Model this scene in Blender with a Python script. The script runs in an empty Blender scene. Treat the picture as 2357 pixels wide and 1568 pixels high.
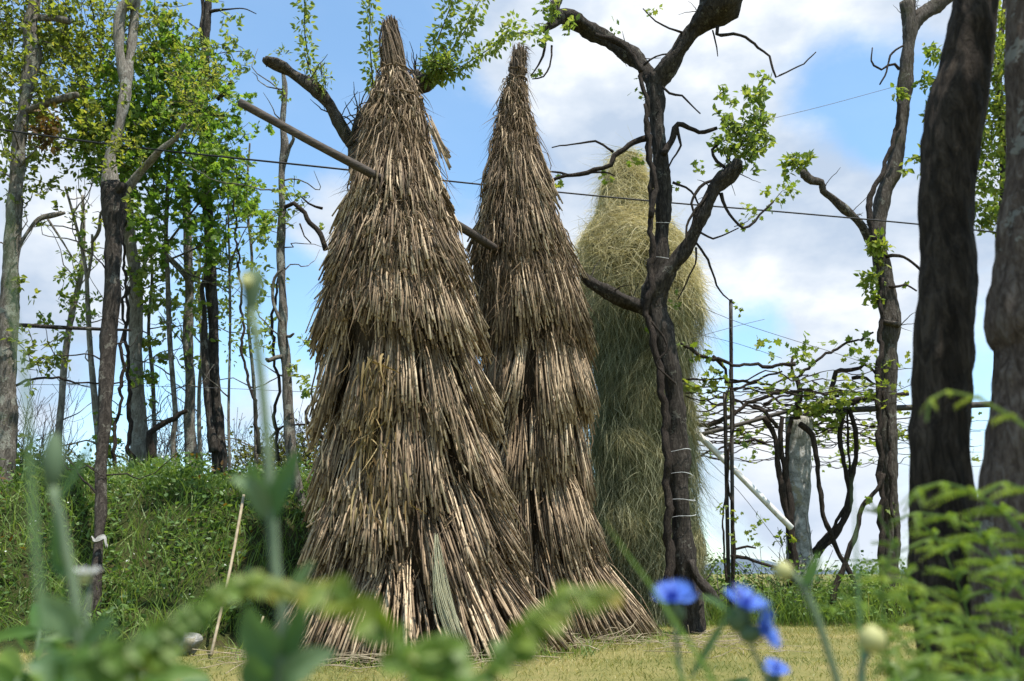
import bpy, math, random
import numpy as np
from mathutils import Vector, noise as mnoise

R = np.random.default_rng(7)
random.seed(7)
scene = bpy.context.scene
COL = scene.collection

# ------------------------------------------------------------------ camera
CAMH = 0.45
FPX, CX, CY = 1964.0, 1178.5, 784.0           # focal length and centre in photo pixels (2357 wide)
PITCH = math.radians(15.26)
cam_d = bpy.data.cameras.new("camera")
cam = bpy.data.objects.new("camera", cam_d)
COL.objects.link(cam)
cam.location = (0, 0, CAMH)
cam.rotation_euler = (math.pi / 2 + PITCH, 0, 0)
cam_d.sensor_width = 36.0
cam_d.lens = 36.0 * FPX / 2357.0
cam_d.clip_start = 0.02
cam_d.clip_end = 9000
cam_d.dof.use_dof = True
cam_d.dof.focus_distance = 6.2
cam_d.dof.aperture_fstop = 3.5
cam_d.dof.aperture_blades = 7
scene.camera = cam
cp, sp = math.cos(PITCH), math.sin(PITCH)


def ray(px, py):
    dx = (np.asarray(px, float) - CX) / FPX
    dy = -(np.asarray(py, float) - CY) / FPX
    return dx, cp - sp * dy, sp + cp * dy


def P(px, py, y):
    """point of the place seen at photo pixel (px, py) standing y metres in front of the camera"""
    dx, fy, fz = ray(px, py)
    t = y / fy
    return np.array([dx * t, y + 0 * t, CAMH + fz * t]).T


def S(px, py, y):
    """metres covered by px pixels at that spot"""
    _, fy, _ = ray(0, py)
    return px / FPX * y / fy


def sstep(a, b, x):
    t = np.clip((np.asarray(x, float) - a) / (b - a), 0, 1)
    return t * t * (3 - 2 * t)


def hnoise(x, y, s=0.0):
    return (np.sin(x * 1.7 + s) * np.cos(y * 1.3 - s * 2) + 0.5 * np.sin(x * 3.9 + y * 2.7 + s) + 0.3 * np.sin(y * 7.1 - x * 5.3 + 2 * s)) / 1.8


def foot(x):
    return 5.45 + 3.6 * sstep(-2.3, 0.8, x)


def bank_z(x, y):
    x = np.asarray(x, float); y = np.asarray(y, float)
    d = y - foot(x)
    h = 1.16 * sstep(-0.1, 1.55, d) + 0.04 * np.clip(d - 1.5, 0, 30) * sstep(30, 2, d)
    h = h * (1 - sstep(-0.3, 1.4, x))
    return h + 0.06 * hnoise(x * 1.6, y * 1.9, 1.0) * sstep(0.0, 0.6, d) - 0.02


def ground_z(x, y):
    x = np.asarray(x, float); y = np.asarray(y, float)
    g = 0.012 * hnoise(x * 1.1, y * 1.1) - 0.004 * np.clip(y - 11, 0, 400)
    return np.maximum(g, bank_z(x, y))


# ------------------------------------------------------------------ mesh helpers
class Buf:
    def __init__(s):
        s.V, s.Q, s.T, s.A, s.L, s.n = [], [], [], [], [], 0
        s.mi, s.QM, s.TM = 0, [], []

    def add(s, V, Q=None, T=None, tint=0.5, along=0.0):
        V = np.asarray(V, float).reshape(-1, 3)
        m = len(V)
        s.V.append(V)
        s.A.append(np.broadcast_to(np.asarray(tint, float), (m,)).copy())
        s.L.append(np.broadcast_to(np.asarray(along, float), (m,)).copy())
        if Q is not None and len(Q):
            s.Q.append(np.asarray(Q, int).reshape(-1, 4) + s.n); s.QM.append(np.full(len(s.Q[-1]), s.mi))
        if T is not None and len(T):
            s.T.append(np.asarray(T, int).reshape(-1, 3) + s.n); s.TM.append(np.full(len(s.T[-1]), s.mi))
        s.n += m
        return s

    def obj(s, name, mat, parent=None, smooth=True, offset=None):
        V = np.concatenate(s.V)
        loc = np.zeros(3)
        if parent is not None:
            loc = np.array(parent.location)
            V = V - loc
        elif offset is not None:
            loc = np.asarray(offset, float)
            V = V - loc
        me = bpy.data.meshes.new(name)
        me.vertices.add(len(V))
        me.vertices.foreach_set("co", V.astype(np.float32).ravel())
        Q = np.concatenate(s.Q) if s.Q else np.zeros((0, 4), int)
        T = np.concatenate(s.T) if s.T else np.zeros((0, 3), int)
        loops = np.concatenate([Q.ravel(), T.ravel()]).astype(np.int32)
        st = np.concatenate([np.arange(len(Q)) * 4, len(Q) * 4 + np.arange(len(T)) * 3]).astype(np.int32)
        me.loops.add(len(loops)); me.loops.foreach_set("vertex_index", loops)
        me.polygons.add(len(st)); me.polygons.foreach_set("loop_start", st)
        me.polygons.foreach_set("use_smooth", np.full(len(st), smooth, dtype=bool))
        me.update(calc_edges=True)
        for nm, dat in (("tint", s.A), ("along", s.L)):
            a = me.attributes.new(nm, 'FLOAT', 'POINT')
            a.data.foreach_set("value", np.concatenate(dat).astype(np.float32))
        if isinstance(mat, tuple):
            for mm in mat: me.materials.append(mm)
            me.polygons.foreach_set("material_index", np.concatenate(s.QM + s.TM).astype(np.int32))
        else: me.materials.append(mat)
        o = bpy.data.objects.new(name, me)
        COL.objects.link(o)
        if parent is not None: o.parent = parent
        else: o.location = loc
        return o


def tag(o, label=None, cat=None, group=None, kind=None):
    if label: o["label"] = label
    if cat: o["category"] = cat
    if group: o["group"] = group
    if kind: o["kind"] = kind
    return o


def thing(name, label, cat, loc, group=None):
    o = bpy.data.objects.new(name, None)
    COL.objects.link(o)
    o.location = tuple(float(v) for v in loc)
    o.empty_display_size = 0.1
    return tag(o, label, cat, group)


def unit(v):
    v = np.asarray(v, float)
    return v / np.maximum(np.linalg.norm(v, axis=-1, keepdims=True), 1e-9)


def catmull(pts, step):
    pts = np.asarray(pts, float)
    if len(pts) < 3:
        n = max(2, int(np.linalg.norm(pts[-1, :3] - pts[0, :3]) / step) + 1)
        t = np.linspace(0, 1, n)[:, None]
        return pts[0] * (1 - t) + pts[-1] * t
    p = np.vstack([2 * pts[0] - pts[1], pts, 2 * pts[-1] - pts[-2]])
    out = []
    for i in range(1, len(p) - 2):
        n = max(1, int(np.linalg.norm(p[i + 1, :3] - p[i, :3]) / step))
        t = (np.arange(n) / n)[:, None]
        a, b, c, d = p[i - 1], p[i], p[i + 1], p[i + 2]
        out.append(0.5 * (2 * b + (c - a) * t + (2 * a - 5 * b + 4 * c - d) * t ** 2 + (3 * b - a - 3 * c + d) * t ** 3))
    out.append(p[-2][None])
    q = np.vstack(out)
    return q


def tube(buf, pts, rad, sides=8, step=0.08, lump=0.12, tint=0.5, wob=0.0, seed=0):
    """tapered, lumpy tube through pts with radius rad"""
    q = catmull(np.column_stack([np.asarray(pts, float), np.asarray(rad, float)]), step)
    c, r = q[:, :3].copy(), np.maximum(q[:, 3], 0.0012)
    n = len(c)
    if n < 2: return
    if wob:
        i = np.arange(n)
        w = np.column_stack([np.sin(i * 0.9 + seed), np.sin(i * 0.7 + seed * 1.7 + 1), np.sin(i * 1.1 + seed * 2.3 + 2)])
        w += 0.6 * np.column_stack([np.sin(i * 2.3 + seed), np.cos(i * 1.9 + seed), np.sin(i * 2.7 + seed * .3)])
        w *= wob * np.minimum(1, np.minimum(i, n - 1 - i) / 2.0)[:, None]
        c += w
    t = unit(np.gradient(c, axis=0))
    u = np.zeros_like(c)
    ref = np.array([0.0, -1, 0]) if abs(t[0, 1]) < 0.9 else np.array([1.0, 0, 0])
    u[0] = unit(np.cross(t[0], ref))
    for i in range(1, n):
        v = u[i - 1] - t[i] * np.dot(u[i - 1], t[i])
        u[i] = v / max(np.linalg.norm(v), 1e-9)
    w = np.cross(t, u)
    th = np.arange(sides) / sides * 2 * math.pi
    s = np.concatenate([[0], np.cumsum(np.linalg.norm(np.diff(c, axis=0), axis=1))])
    k = seed * 3.1
    N = np.sin(2 * th[None] + s[:, None] * 5 + k) * 0.5 + np.sin(3 * th[None] - s[:, None] * 11 + k * 2) * 0.4 + np.sin(5 * th[None] + s[:, None] * 23 + k) * 0.3 + np.sin(s[:, None] * 17 + k) * 0.4 + np.sin(s[:, None] * 7.3 + k * 1.3) * 0.4 + 0.5 * np.sin(4 * th[None] + s[:, None] * 37 + k) * np.sin(s[:, None] * 29 + 2 * th[None]) + .35 * np.sin(7 * th[None] - s[:, None] * 3 + k)
    rr = r[:, None] * (1 + lump * N)
    V = c[:, None] + rr[..., None] * (np.cos(th)[None, :, None] * u[:, None] + np.sin(th)[None, :, None] * w[:, None])
    V = V.reshape(-1, 3)
    i, j = np.meshgrid(np.arange(n - 1), np.arange(sides), indexing='ij')
    j2 = (j + 1) % sides
    Q = np.stack([i * sides + j, i * sides + j2, (i + 1) * sides + j2, (i + 1) * sides + j], -1).reshape(-1, 4)
    V = np.vstack([V, c[0], c[-1] + t[-1] * r[-1] * 0.3])
    a, b = n * sides, n * sides + 1
    jj = np.arange(sides)
    T = np.vstack([np.stack([jj * 0 + a, (jj + 1) % sides, jj], -1), np.stack([jj * 0 + b, (n - 1) * sides + jj, (n - 1) * sides + (jj + 1) % sides], -1)])
    al = np.concatenate([np.repeat(s, sides), [0, s[-1]]])
    buf.add(V, Q, T, tint, al)


def perp(axis):
    ref = np.where(np.abs(axis[:, 2:3]) < 0.9, np.array([[0, 0, 1.0]]), np.array([[1.0, 0, 0]]))
    u = unit(np.cross(axis, ref))
    return u, np.cross(axis, u)


def stalks(buf, A, B, r, bend, tint, sides=5, segs=3):
    """many straight canes at once: from A (top) to B (cut lower end)"""
    A = np.asarray(A, float); B = np.asarray(B, float)
    n = len(A)
    L = np.linalg.norm(B - A, axis=1)
    u, w = perp(unit(B - A))
    t = np.concatenate([np.linspace(0, 1, segs + 1), [1.0]])
    prof = np.concatenate([[0.7], np.ones(segs), [0.05]])
    c = A[:, None] + (B - A)[:, None] * t[None, :, None] + bend[:, None] * (4 * t * (1 - t))[None, :, None]
    th = np.arange(sides) / sides * 2 * math.pi
    ring = np.cos(th)[None, :, None] * u[:, None] + np.sin(th)[None, :, None] * w[:, None]
    V = c[:, :, None] + (r[:, None] * prof[None])[:, :, None, None] * ring[:, None]
    m = len(t)
    k, i, j = np.meshgrid(np.arange(n), np.arange(m - 1), np.arange(sides), indexing='ij')
    j2 = (j + 1) % sides
    b = k * m * sides
    Q = np.stack([b + i * sides + j, b + i * sides + j2, b + (i + 1) * sides + j2, b + (i + 1) * sides + j], -1).reshape(-1, 4)
    buf.add(V, Q, None, np.repeat(tint, m * sides), np.repeat((L[:, None] * t[None]).ravel(), sides))


def ribbons(buf, root, d, L, W, droop, tint, segs=3, side=None, curl=0.0, taper=1.0):
    """many thin leaf blades at once; droop bends them along the given vectors"""
    root = np.asarray(root, float); d = unit(d)
    n = len(root)
    t = np.linspace(0, 1, segs + 1)
    c = root[:, None] + (d * L[:, None])[:, None] * t[None, :, None] + (droop * L[:, None])[:, None] * (t ** 2)[None, :, None]
    if side is None:
        side = unit(np.cross(d, R.normal(size=(n, 3))))
    if curl:
        c = c + (unit(np.cross(d, side)) * L[:, None] * R.normal(0, curl, n)[:, None])[:, None] * np.sin(t * 3.1 * 1.5)[None, :, None]
    wp = (1 - taper * t ** 1.6) * (0.55 + 0.45 * np.minimum(1, t * 4)) + 0.02
    off = side[:, None] * (W[:, None] * wp[None] * 0.5)[:, :, None]
    V = np.stack([c - off, c + off], 2)
    m = segs + 1
    k, i = np.meshgrid(np.arange(n), np.arange(segs), indexing='ij')
    b = k * m * 2 + i * 2
    Q = np.stack([b, b + 1, b + 3, b + 2], -1).reshape(-1, 4)
    buf.add(V, Q, None, np.repeat(tint, m * 2), np.tile(np.repeat(t, 2), n))


OVATE = (np.array([[0, 0, 0], [0.28, 0.35, .05], [0.17, 0.72, .02], [0, 1, -.06], [-0.17, 0.72, .02], [-0.28, 0.35, .05], [0, .45, -.05]]),
         [(0, 1, 6), (1, 2, 6), (2, 3, 6), (3, 4, 6), (4, 5, 6), (5, 0, 6)])
SLIM = (np.array([[0, 0, 0], [0.15, .4, .04], [0, 1, -.12], [-.15, .4, .04]]), [(0, 1, 2), (0, 2, 3)])
_a = np.radians([-90, -55, -25, 0, 22, 48, 68, 90, 112, 132, 158, 180, 205, 235])
_r = np.array([.12, .46, .34, .5, .36, .55, .38, .62, .38, .55, .36, .5, .34, .46])
LOBED = (np.vstack([np.column_stack([np.cos(_a) * _r, np.sin(_a) * _r + .4, .05 * np.cos(_a * 5)]), [[0, .35, -.04]]]),
         [(i, (i + 1) % 14, 14) for i in range(14)])


def leaves(buf, pos, axis, size, tint, shape=OVATE, flat=0.6):
    """many single leaves at once, each a small folded blade"""
    pos = np.asarray(pos, float); n = len(pos)
    if n == 0: return
    ax = unit(axis)
    nr = R.normal(size=(n, 3)); nr[:, 2] = np.abs(nr[:, 2]) + flat
    x = unit(np.cross(ax, nr)); z = np.cross(x, ax)
    tv, tf = shape
    V = pos[:, None] + size[:, None, None] * (tv[None, :, 0:1] * x[:, None] + tv[None, :, 1:2] * ax[:, None] + tv[None, :, 2:3] * z[:, None])
    m = len(tv)
    T = (np.arange(n) * m)[:, None, None] + np.array(tf)[None]
    buf.add(V, None, T.reshape(-1, 3), np.repeat(tint, m))


# ------------------------------------------------------------------ materials
def nodes(name):
    m = bpy.data.materials.new(name); m.use_nodes = True
    nt = m.node_tree
    for n in list(nt.nodes): nt.nodes.remove(n)
    out = nt.nodes.new("ShaderNodeOutputMaterial")
    return m, nt, out


def ramp(nt, fac, stops):
    r = nt.nodes.new("ShaderNodeValToRGB")
    e = r.color_ramp.elements
    while len(e) < len(stops): e.new(0.5)
    for k, (p, c) in enumerate(stops):
        e[k].position = p; e[k].color = (*c, 1)
    nt.links.new(fac, r.inputs[0])
    return r.outputs[0]


def attr(nt, name):
    a = nt.nodes.new("ShaderNodeAttribute"); a.attribute_name = name
    return a.outputs["Fac"]


def math_(nt, op, a, b=None, c=None):
    n = nt.nodes.new("ShaderNodeMath"); n.operation = op
    for k, v in enumerate((a, b, c)):
        if v is None: continue
        if isinstance(v, (int, float)): n.inputs[k].default_value = v
        else: nt.links.new(v, n.inputs[k])
    return n.outputs[0]


def noise(nt, scale, detail=5, rough=.6, vec=None, dist=0.0, stretch=None):
    n = nt.nodes.new("ShaderNodeTexNoise")
    n.inputs["Scale"].default_value = scale; n.inputs["Detail"].default_value = detail
    n.inputs["Roughness"].default_value = rough; n.inputs["Distortion"].default_value = dist
    if vec is None:
        tc = nt.nodes.new("ShaderNodeTexCoord"); vec = tc.outputs["Object"]
    if stretch:
        mp = nt.nodes.new("ShaderNodeMapping"); mp.inputs["Scale"].default_value = stretch
        nt.links.new(vec, mp.inputs[0]); vec = mp.outputs[0]
    nt.links.new(vec, n.inputs["Vector"])
    return n.outputs[0]


def mixc(nt, fac, a, b, mode='MIX'):
    n = nt.nodes.new("ShaderNodeMix"); n.data_type = 'RGBA'; n.blend_type = mode
    for s, v in ((n.inputs[0], fac), (n.inputs[6], a), (n.inputs[7], b)):
        if isinstance(v, (int, float)): s.default_value = v
        elif isinstance(v, tuple): s.default_value = (*v, 1)
        else: nt.links.new(v, s)
    return n.outputs[2]


def principled(nt, out, col, rough=.8, bump=None, bstr=.5, bdist=.01, spec=.3):
    b = nt.nodes.new("ShaderNodeBsdfPrincipled")
    if isinstance(col, tuple): b.inputs["Base Color"].default_value = (*col, 1)
    else: nt.links.new(col, b.inputs["Base Color"])
    b.inputs["Roughness"].default_value = rough
    b.inputs["Specular IOR Level"].default_value = spec
    if bump is not None:
        bn = nt.nodes.new("ShaderNodeBump"); bn.inputs["Strength"].default_value = bstr; bn.inputs["Distance"].default_value = bdist
        nt.links.new(bump, bn.inputs["Height"]); nt.links.new(bn.outputs[0], b.inputs["Normal"])
    nt.links.new(b.outputs[0], out.inputs[0])
    return b


def leaf_mat(name, stops, trans=.4, rough=.5, ttint=(1.3, 1.25, .55), spec=.35):
    m, nt, out = nodes(name)
    c = ramp(nt, attr(nt, "tint"), stops)
    b = principled(nt, out, c, rough, spec=spec)
    t = nt.nodes.new("ShaderNodeBsdfTranslucent")
    tc = mixc(nt, 1.0, c, ttint, 'MULTIPLY')
    nt.links.new(tc, t.inputs[0])
    mx = nt.nodes.new("ShaderNodeMixShader"); mx.inputs[0].default_value = trans
    nt.links.new(b.outputs[0], mx.inputs[1]); nt.links.new(t.outputs[0], mx.inputs[2])
    nt.links.new(mx.outputs[0], out.inputs[0])
    return m


def bark_mat(name, dark, mid, light, lichen=(.36, .37, .31), lich=.62, scale=1.0, moss=None):
    m, nt, out = nodes(name)
    n1 = noise(nt, 42 * scale, 8, .75, stretch=(1, 1, .25), dist=.8)
    n2 = noise(nt, 9 * scale, 4, .6)
    n3 = noise(nt, 60 * scale, 5, .7)
    n4 = noise(nt, 16 * scale, 6, .7, stretch=(1, 1, 2.5))
    c = ramp(nt, n1, [(.38, dark), (.5, mid), (.62, light)])
    c = mixc(nt, math_(nt, 'MULTIPLY', n4, .35), c, mid)
    f = math_(nt, 'MULTIPLY', math_(nt, 'GREATER_THAN', math_(nt, 'ADD', math_(nt, 'MULTIPLY', n2, .7), math_(nt, 'MULTIPLY', n3, .3)), lich), .5)
    c = mixc(nt, f, c, lichen)
    if moss:
        n5 = noise(nt, 3.1 * scale, 5, .7)
        g = math_(nt, 'MULTIPLY', math_(nt, 'GREATER_THAN', math_(nt, 'ADD', math_(nt, 'MULTIPLY', n5, .6), math_(nt, 'MULTIPLY', n3, .4)), .56), .6)
        c = mixc(nt, g, c, moss)
    h = math_(nt, 'ADD', n1, math_(nt, 'MULTIPLY', n3, .4))
    principled(nt, out, c, .9, h, 1.0, .03, spec=.15)
    return m


M = {}
M["bark_dark"] = bark_mat("bark_dark", (.016, .013, .010), (.045, .037, .030), (.10, .085, .07), lich=.60, lichen=(.22, .21, .17))
M["bark_near"] = bark_mat("bark_near", (.014, .010, .007), (.046, .034, .025), (.10, .076, .058), lich=.64, lichen=(.12, .105, .085), scale=1.0)
M["bark_lichen"] = bark_mat("bark_lichen", (.05, .034, .026), (.14, .10, .078), (.26, .21, .175), lich=.585, lichen=(.42, .42, .37), scale=1.4)
M["bark_pale"] = bark_mat("bark_pale", (.09, .078, .064), (.22, .195, .158), (.36, .33, .28), lich=.57, lichen=(.40, .40, .35))
M["bark_grey"] = bark_mat("bark_grey", (.045, .038, .031), (.135, .118, .096), (.27, .24, .20), lich=.55, lichen=(.34, .35, .29), moss=(.06, .07, .02))
M["bark_mid"] = bark_mat("bark_mid", (.022, .018, .014), (.07, .058, .046), (.15, .13, .11), lich=.60, lichen=(.27, .27, .22), moss=(.05, .05, .02))
M["vine_bark"] = bark_mat("vine_bark", (.016, .012, .010), (.045, .034, .027), (.10, .08, .062), lich=.72, scale=3)

# foliage
M["leaf_olive"] = leaf_mat("leaf_olive", [(0, (.07, .105, .024)), (.45, (.16, .205, .042)), (.9, (.26, .29, .07)), (1, (.30, .29, .08))], .6)
M["leaf_maple"] = leaf_mat("leaf_maple", [(0, (.05, .115, .022)), (.5, (.12, .22, .04)), (1, (.22, .31, .07))], .6)
M["leaf_vine"] = leaf_mat("leaf_vine", [(0, (.07, .13, .02)), (.5, (.15, .22, .035)), (1, (.27, .30, .07))], .5)
M["leaf_pear"] = leaf_mat("leaf_pear", [(0, (.08, .14, .03)), (.5, (.16, .235, .05)), (1, (.29, .33, .11))], .5)
M["leaf_brown"] = leaf_mat("leaf_brown", [(0, (.05, .03, .012)), (.5, (.14, .075, .02)), (1, (.22, .15, .03))], .35)
M["leaf_red"] = leaf_mat("leaf_red", [(0, (.09, .03, .015)), (1, (.2, .075, .035))], .4, ttint=(1.3, .7, .5))
M["fern"] = leaf_mat("fern", [(0, (.06, .12, .025)), (.6, (.155, .25, .05)), (1, (.29, .36, .09))], .48)
M["weed_leaf"] = leaf_mat("weed_leaf", [(0, (.05, .115, .04)), (.5, (.105, .185, .075)), (1, (.2, .27, .15))], .32, ttint=(1.1, 1.2, .7))
M["bramble_leaf"] = leaf_mat("bramble_leaf", [(0, (.05, .12, .02)), (.5, (.13, .20, .03)), (.8, (.24, .24, .04)), (1, (.42, .2, .04))], .42)
M["stem_green"] = leaf_mat("stem_green", [(0, (.06, .10, .05)), (.5, (.11, .16, .08)), (1, (.17, .20, .15))], .15, .7)
M["petal_blue"] = leaf_mat("petal_blue", [(0, (.045, .06, .33)), (.5, (.075, .165, .56)), (1, (.15, .29, .72))], .3, .6, ttint=(.8, .9, 1.2))
M["petal_white"] = leaf_mat("petal_white", [(0, (.6, .62, .64)), (1, (.8, .82, .82))], .3, .6, ttint=(1, 1, 1))
M["bud_yellow"] = leaf_mat("bud_yellow", [(0, (.22, .25, .08)), (1, (.48, .46, .20))], .25, .6, ttint=(1, 1, .8))
M["grass_bank"] = leaf_mat("grass_bank", [(0, (.055, .105, .022)), (.45, (.15, .24, .055)), (.85, (.26, .34, .09)), (1, (.34, .33, .14))], .48)
M["grass_lawn"] = leaf_mat("grass_lawn", [(0, (.10, .14, .03)), (.4, (.22, .22, .06)), (1, (.42, .34, .14))], .35)
M["weed_dark"] = leaf_mat("weed_dark", [(0, (.035, .075, .02)), (.55, (.105, .185, .05)), (1, (.19, .28, .08))], .4)
M["flower_dot"] = leaf_mat("flower_dot", [(0, (.6, .62, .55)), (1, (.78, .8, .74))], .3)
M["shrub"] = leaf_mat("shrub", [(0, (.05, .06, .015)), (.5, (.11, .13, .03)), (1, (.2, .19, .05))], .4)

# corn canes: every cane its own tan, a darker ring at each node
m, nt, out = nodes("corn_cane")
t = attr(nt, "tint"); al = attr(nt, "along")
c = ramp(nt, t, [(0, (.05, .033, .019)), (.3, (.18, .124, .074)), (.65, (.38, .277, .172)), (1, (.66, .51, .335))])
fr = math_(nt, 'FRACT', math_(nt, 'ADD', math_(nt, 'DIVIDE', al, .17), math_(nt, 'MULTIPLY', t, 17.0)))
c = mixc(nt, math_(nt, 'MULTIPLY', math_(nt, 'LESS_THAN', fr, .085), .65), c, (.05, .034, .022))
nz = noise(nt, 30, 5, .7, stretch=(1, 1, .3))
c = mixc(nt, math_(nt, 'MULTIPLY', math_(nt, 'GREATER_THAN', nz, .55), .45), c, (.10, .076, .052))
principled(nt, out, c, .72, nz, .3, .004, spec=.25)
M["cane"] = m
M["husk"] = leaf_mat("husk", [(0, (.033, .022, .012)), (.4, (.12, .082, .047)), (.8, (.30, .215, .128)), (1, (.54, .42, .27))], .22, .8, ttint=(1.1, 1, .8), spec=.15)
M["hay_shaded"] = leaf_mat("hay_shaded", [(0, (.085, .09, .05)), (.4, (.225, .23, .135)), (.8, (.41, .40, .25)), (1, (.60, .56, .38))], .28, .8, ttint=(1.0, 1.05, .7), spec=.15)  # duller, greener hay: the shade under the shoulders put into its colour
M["husk_gold"] = leaf_mat("husk_gold", [(0, (.08, .05, .02)), (.6, (.21, .145, .06)), (1, (.36, .28, .14))], .25, .8, spec=.15)
M["hay"] = leaf_mat("hay", [(0, (.14, .13, .065)), (.4, (.36, .325, .17)), (.8, (.58, .515, .30)), (1, (.74, .66, .42))], .3, .8, ttint=(1.1, 1.05, .7), spec=.15)
M["straw_pale"] = leaf_mat("straw_pale", [(0, (.17, .17, .09)), (1, (.46, .44, .29))], .2, .7)
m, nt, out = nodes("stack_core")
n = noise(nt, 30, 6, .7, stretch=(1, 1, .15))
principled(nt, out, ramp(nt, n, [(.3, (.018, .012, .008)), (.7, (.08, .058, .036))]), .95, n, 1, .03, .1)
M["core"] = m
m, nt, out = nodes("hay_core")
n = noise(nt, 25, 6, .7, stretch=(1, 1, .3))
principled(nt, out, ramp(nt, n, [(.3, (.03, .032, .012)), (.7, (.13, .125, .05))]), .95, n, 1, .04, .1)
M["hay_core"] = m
m, nt, out = nodes("pole_wood")
n = noise(nt, 12, 6, .65, stretch=(.25, 6, 6))
principled(nt, out, ramp(nt, n, [(.3, (.022, .017, .013)), (.55, (.06, .046, .036)), (.75, (.125, .105, .085))]), .75, n, .5, .006, .25)
M["pole"] = m
m, nt, out = nodes("dry_stick")
n = noise(nt, 20, 4)
principled(nt, out, ramp(nt, n, [(.3, (.2, .155, .095)), (.7, (.36, .30, .2))]), .7, n, .3, .004)
M["stick"] = m
m, nt, out = nodes("white_tube")
n = noise(nt, 14, 5)
principled(nt, out, ramp(nt, n, [(.35, (.5, .45, .38)), (.5, (.74, .72, .68)), (.8, (.8, .79, .77))]), .45, spec=.4)
M["pipe"] = m
m, nt, out = nodes("granite")
n = noise(nt, 14, 8, .8); n2 = noise(nt, 60, 3, .7)
c = ramp(nt, n, [(.36, (.10, .098, .085)), (.47, (.24, .235, .21)), (.56, (.36, .35, .325)), (.66, (.52, .51, .48))])
c = mixc(nt, math_(nt, 'MULTIPLY', math_(nt, 'GREATER_THAN', noise(nt, 4, 6, .7), .58), .6), c, (.23, .19, .09))
principled(nt, out, c, .9, math_(nt, 'ADD', n, math_(nt, 'MULTIPLY', n2, .3)), .8, .02, .2)
M["granite"] = m
m, nt, out = nodes("rusty_metal")
n = noise(nt, 20, 5)
principled(nt, out, ramp(nt, n, [(.35, (.03, .028, .026)), (.7, (.085, .07, .055))]), .7, n, .3, .003, .3)
M["post"] = m
m, nt, out = nodes("cable_black"); principled(nt, out, (.012, .012, .013), .6); M["cable"] = m
m, nt, out = nodes("wire_grey"); principled(nt, out, (.10, .10, .105), .5); M["wire"] = m
m, nt, out = nodes("white_twine"); principled(nt, out, (.46, .47, .46), .8); M["twine"] = m
m, nt, out = nodes("dirty_cloth"); n = noise(nt, 40, 4); principled(nt, out, ramp(nt, n, [(.35, (.13, .13, .115)), (.65, (.27, .27, .25))]), .9); M["rag"] = m
m, nt, out = nodes("lawn_ground")
n = noise(nt, 1.6, 6, .65); n2 = noise(nt, 40, 4, .7)
c = ramp(nt, n, [(.3, (.10, .115, .03)), (.5, (.19, .175, .06)), (.7, (.28, .23, .10))])
c = mixc(nt, math_(nt, 'MULTIPLY', n2, .4), c, (.09, .085, .03))
principled(nt, out, c, .95, n2, .8, .02, .1)
M["lawn"] = m
m, nt, out = nodes("bank_soil")
n = noise(nt, 3, 6, .7); n2 = noise(nt, 30, 5, .7)
c = ramp(nt, n, [(.35, (.03, .042, .012)), (.55, (.05, .055, .018)), (.7, (.075, .055, .03))])
principled(nt, out, c, .95, n2, 1, .04, .1)
M["soil"] = m
m, nt, out = nodes("hazed_hill")
n = noise(nt, .05, 6, .7)
principled(nt, out, ramp(nt, n, [(.35, (.06, .085, .11)), (.65, (.10, .125, .15))]), .95)  # woods toned blue-grey, distance haze put into their colour
M["hill"] = m

# ------------------------------------------------------------------ sun and sky
SUN = unit(np.array([0.33, -0.30, 1.20]))
elev = math.asin(SUN[2]); azim = math.atan2(SUN[0], SUN[1])
ld = bpy.data.lights.new("sun", 'SUN'); ld.energy = 4.7; ld.angle = math.radians(.53); ld.color = (1, .955, .88)
lo = bpy.data.objects.new("sun", ld); COL.objects.link(lo)
lo.rotation_euler = Vector(SUN).to_track_quat('Z', 'Y').to_euler()
wd = bpy.data.worlds.new("World"); scene.world = wd; wd.use_nodes = True
nt = wd.node_tree
for n in list(nt.nodes): nt.nodes.remove(n)
wo = nt.nodes.new("ShaderNodeOutputWorld"); bg = nt.nodes.new("ShaderNodeBackground")
sky = nt.nodes.new("ShaderNodeTexSky"); sky.sky_type = 'NISHITA'; sky.sun_disc = False
sky.sun_elevation = elev; sky.sun_rotation = azim; sky.altitude = 300; sky.air_density = 1.0; sky.dust_density = .6; sky.ozone_density = 1.5
SKYS = .15
bg.inputs[1].default_value = SKYS
tc = nt.nodes.new("ShaderNodeTexCoord")
vec = tc.outputs["Generated"]
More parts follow.
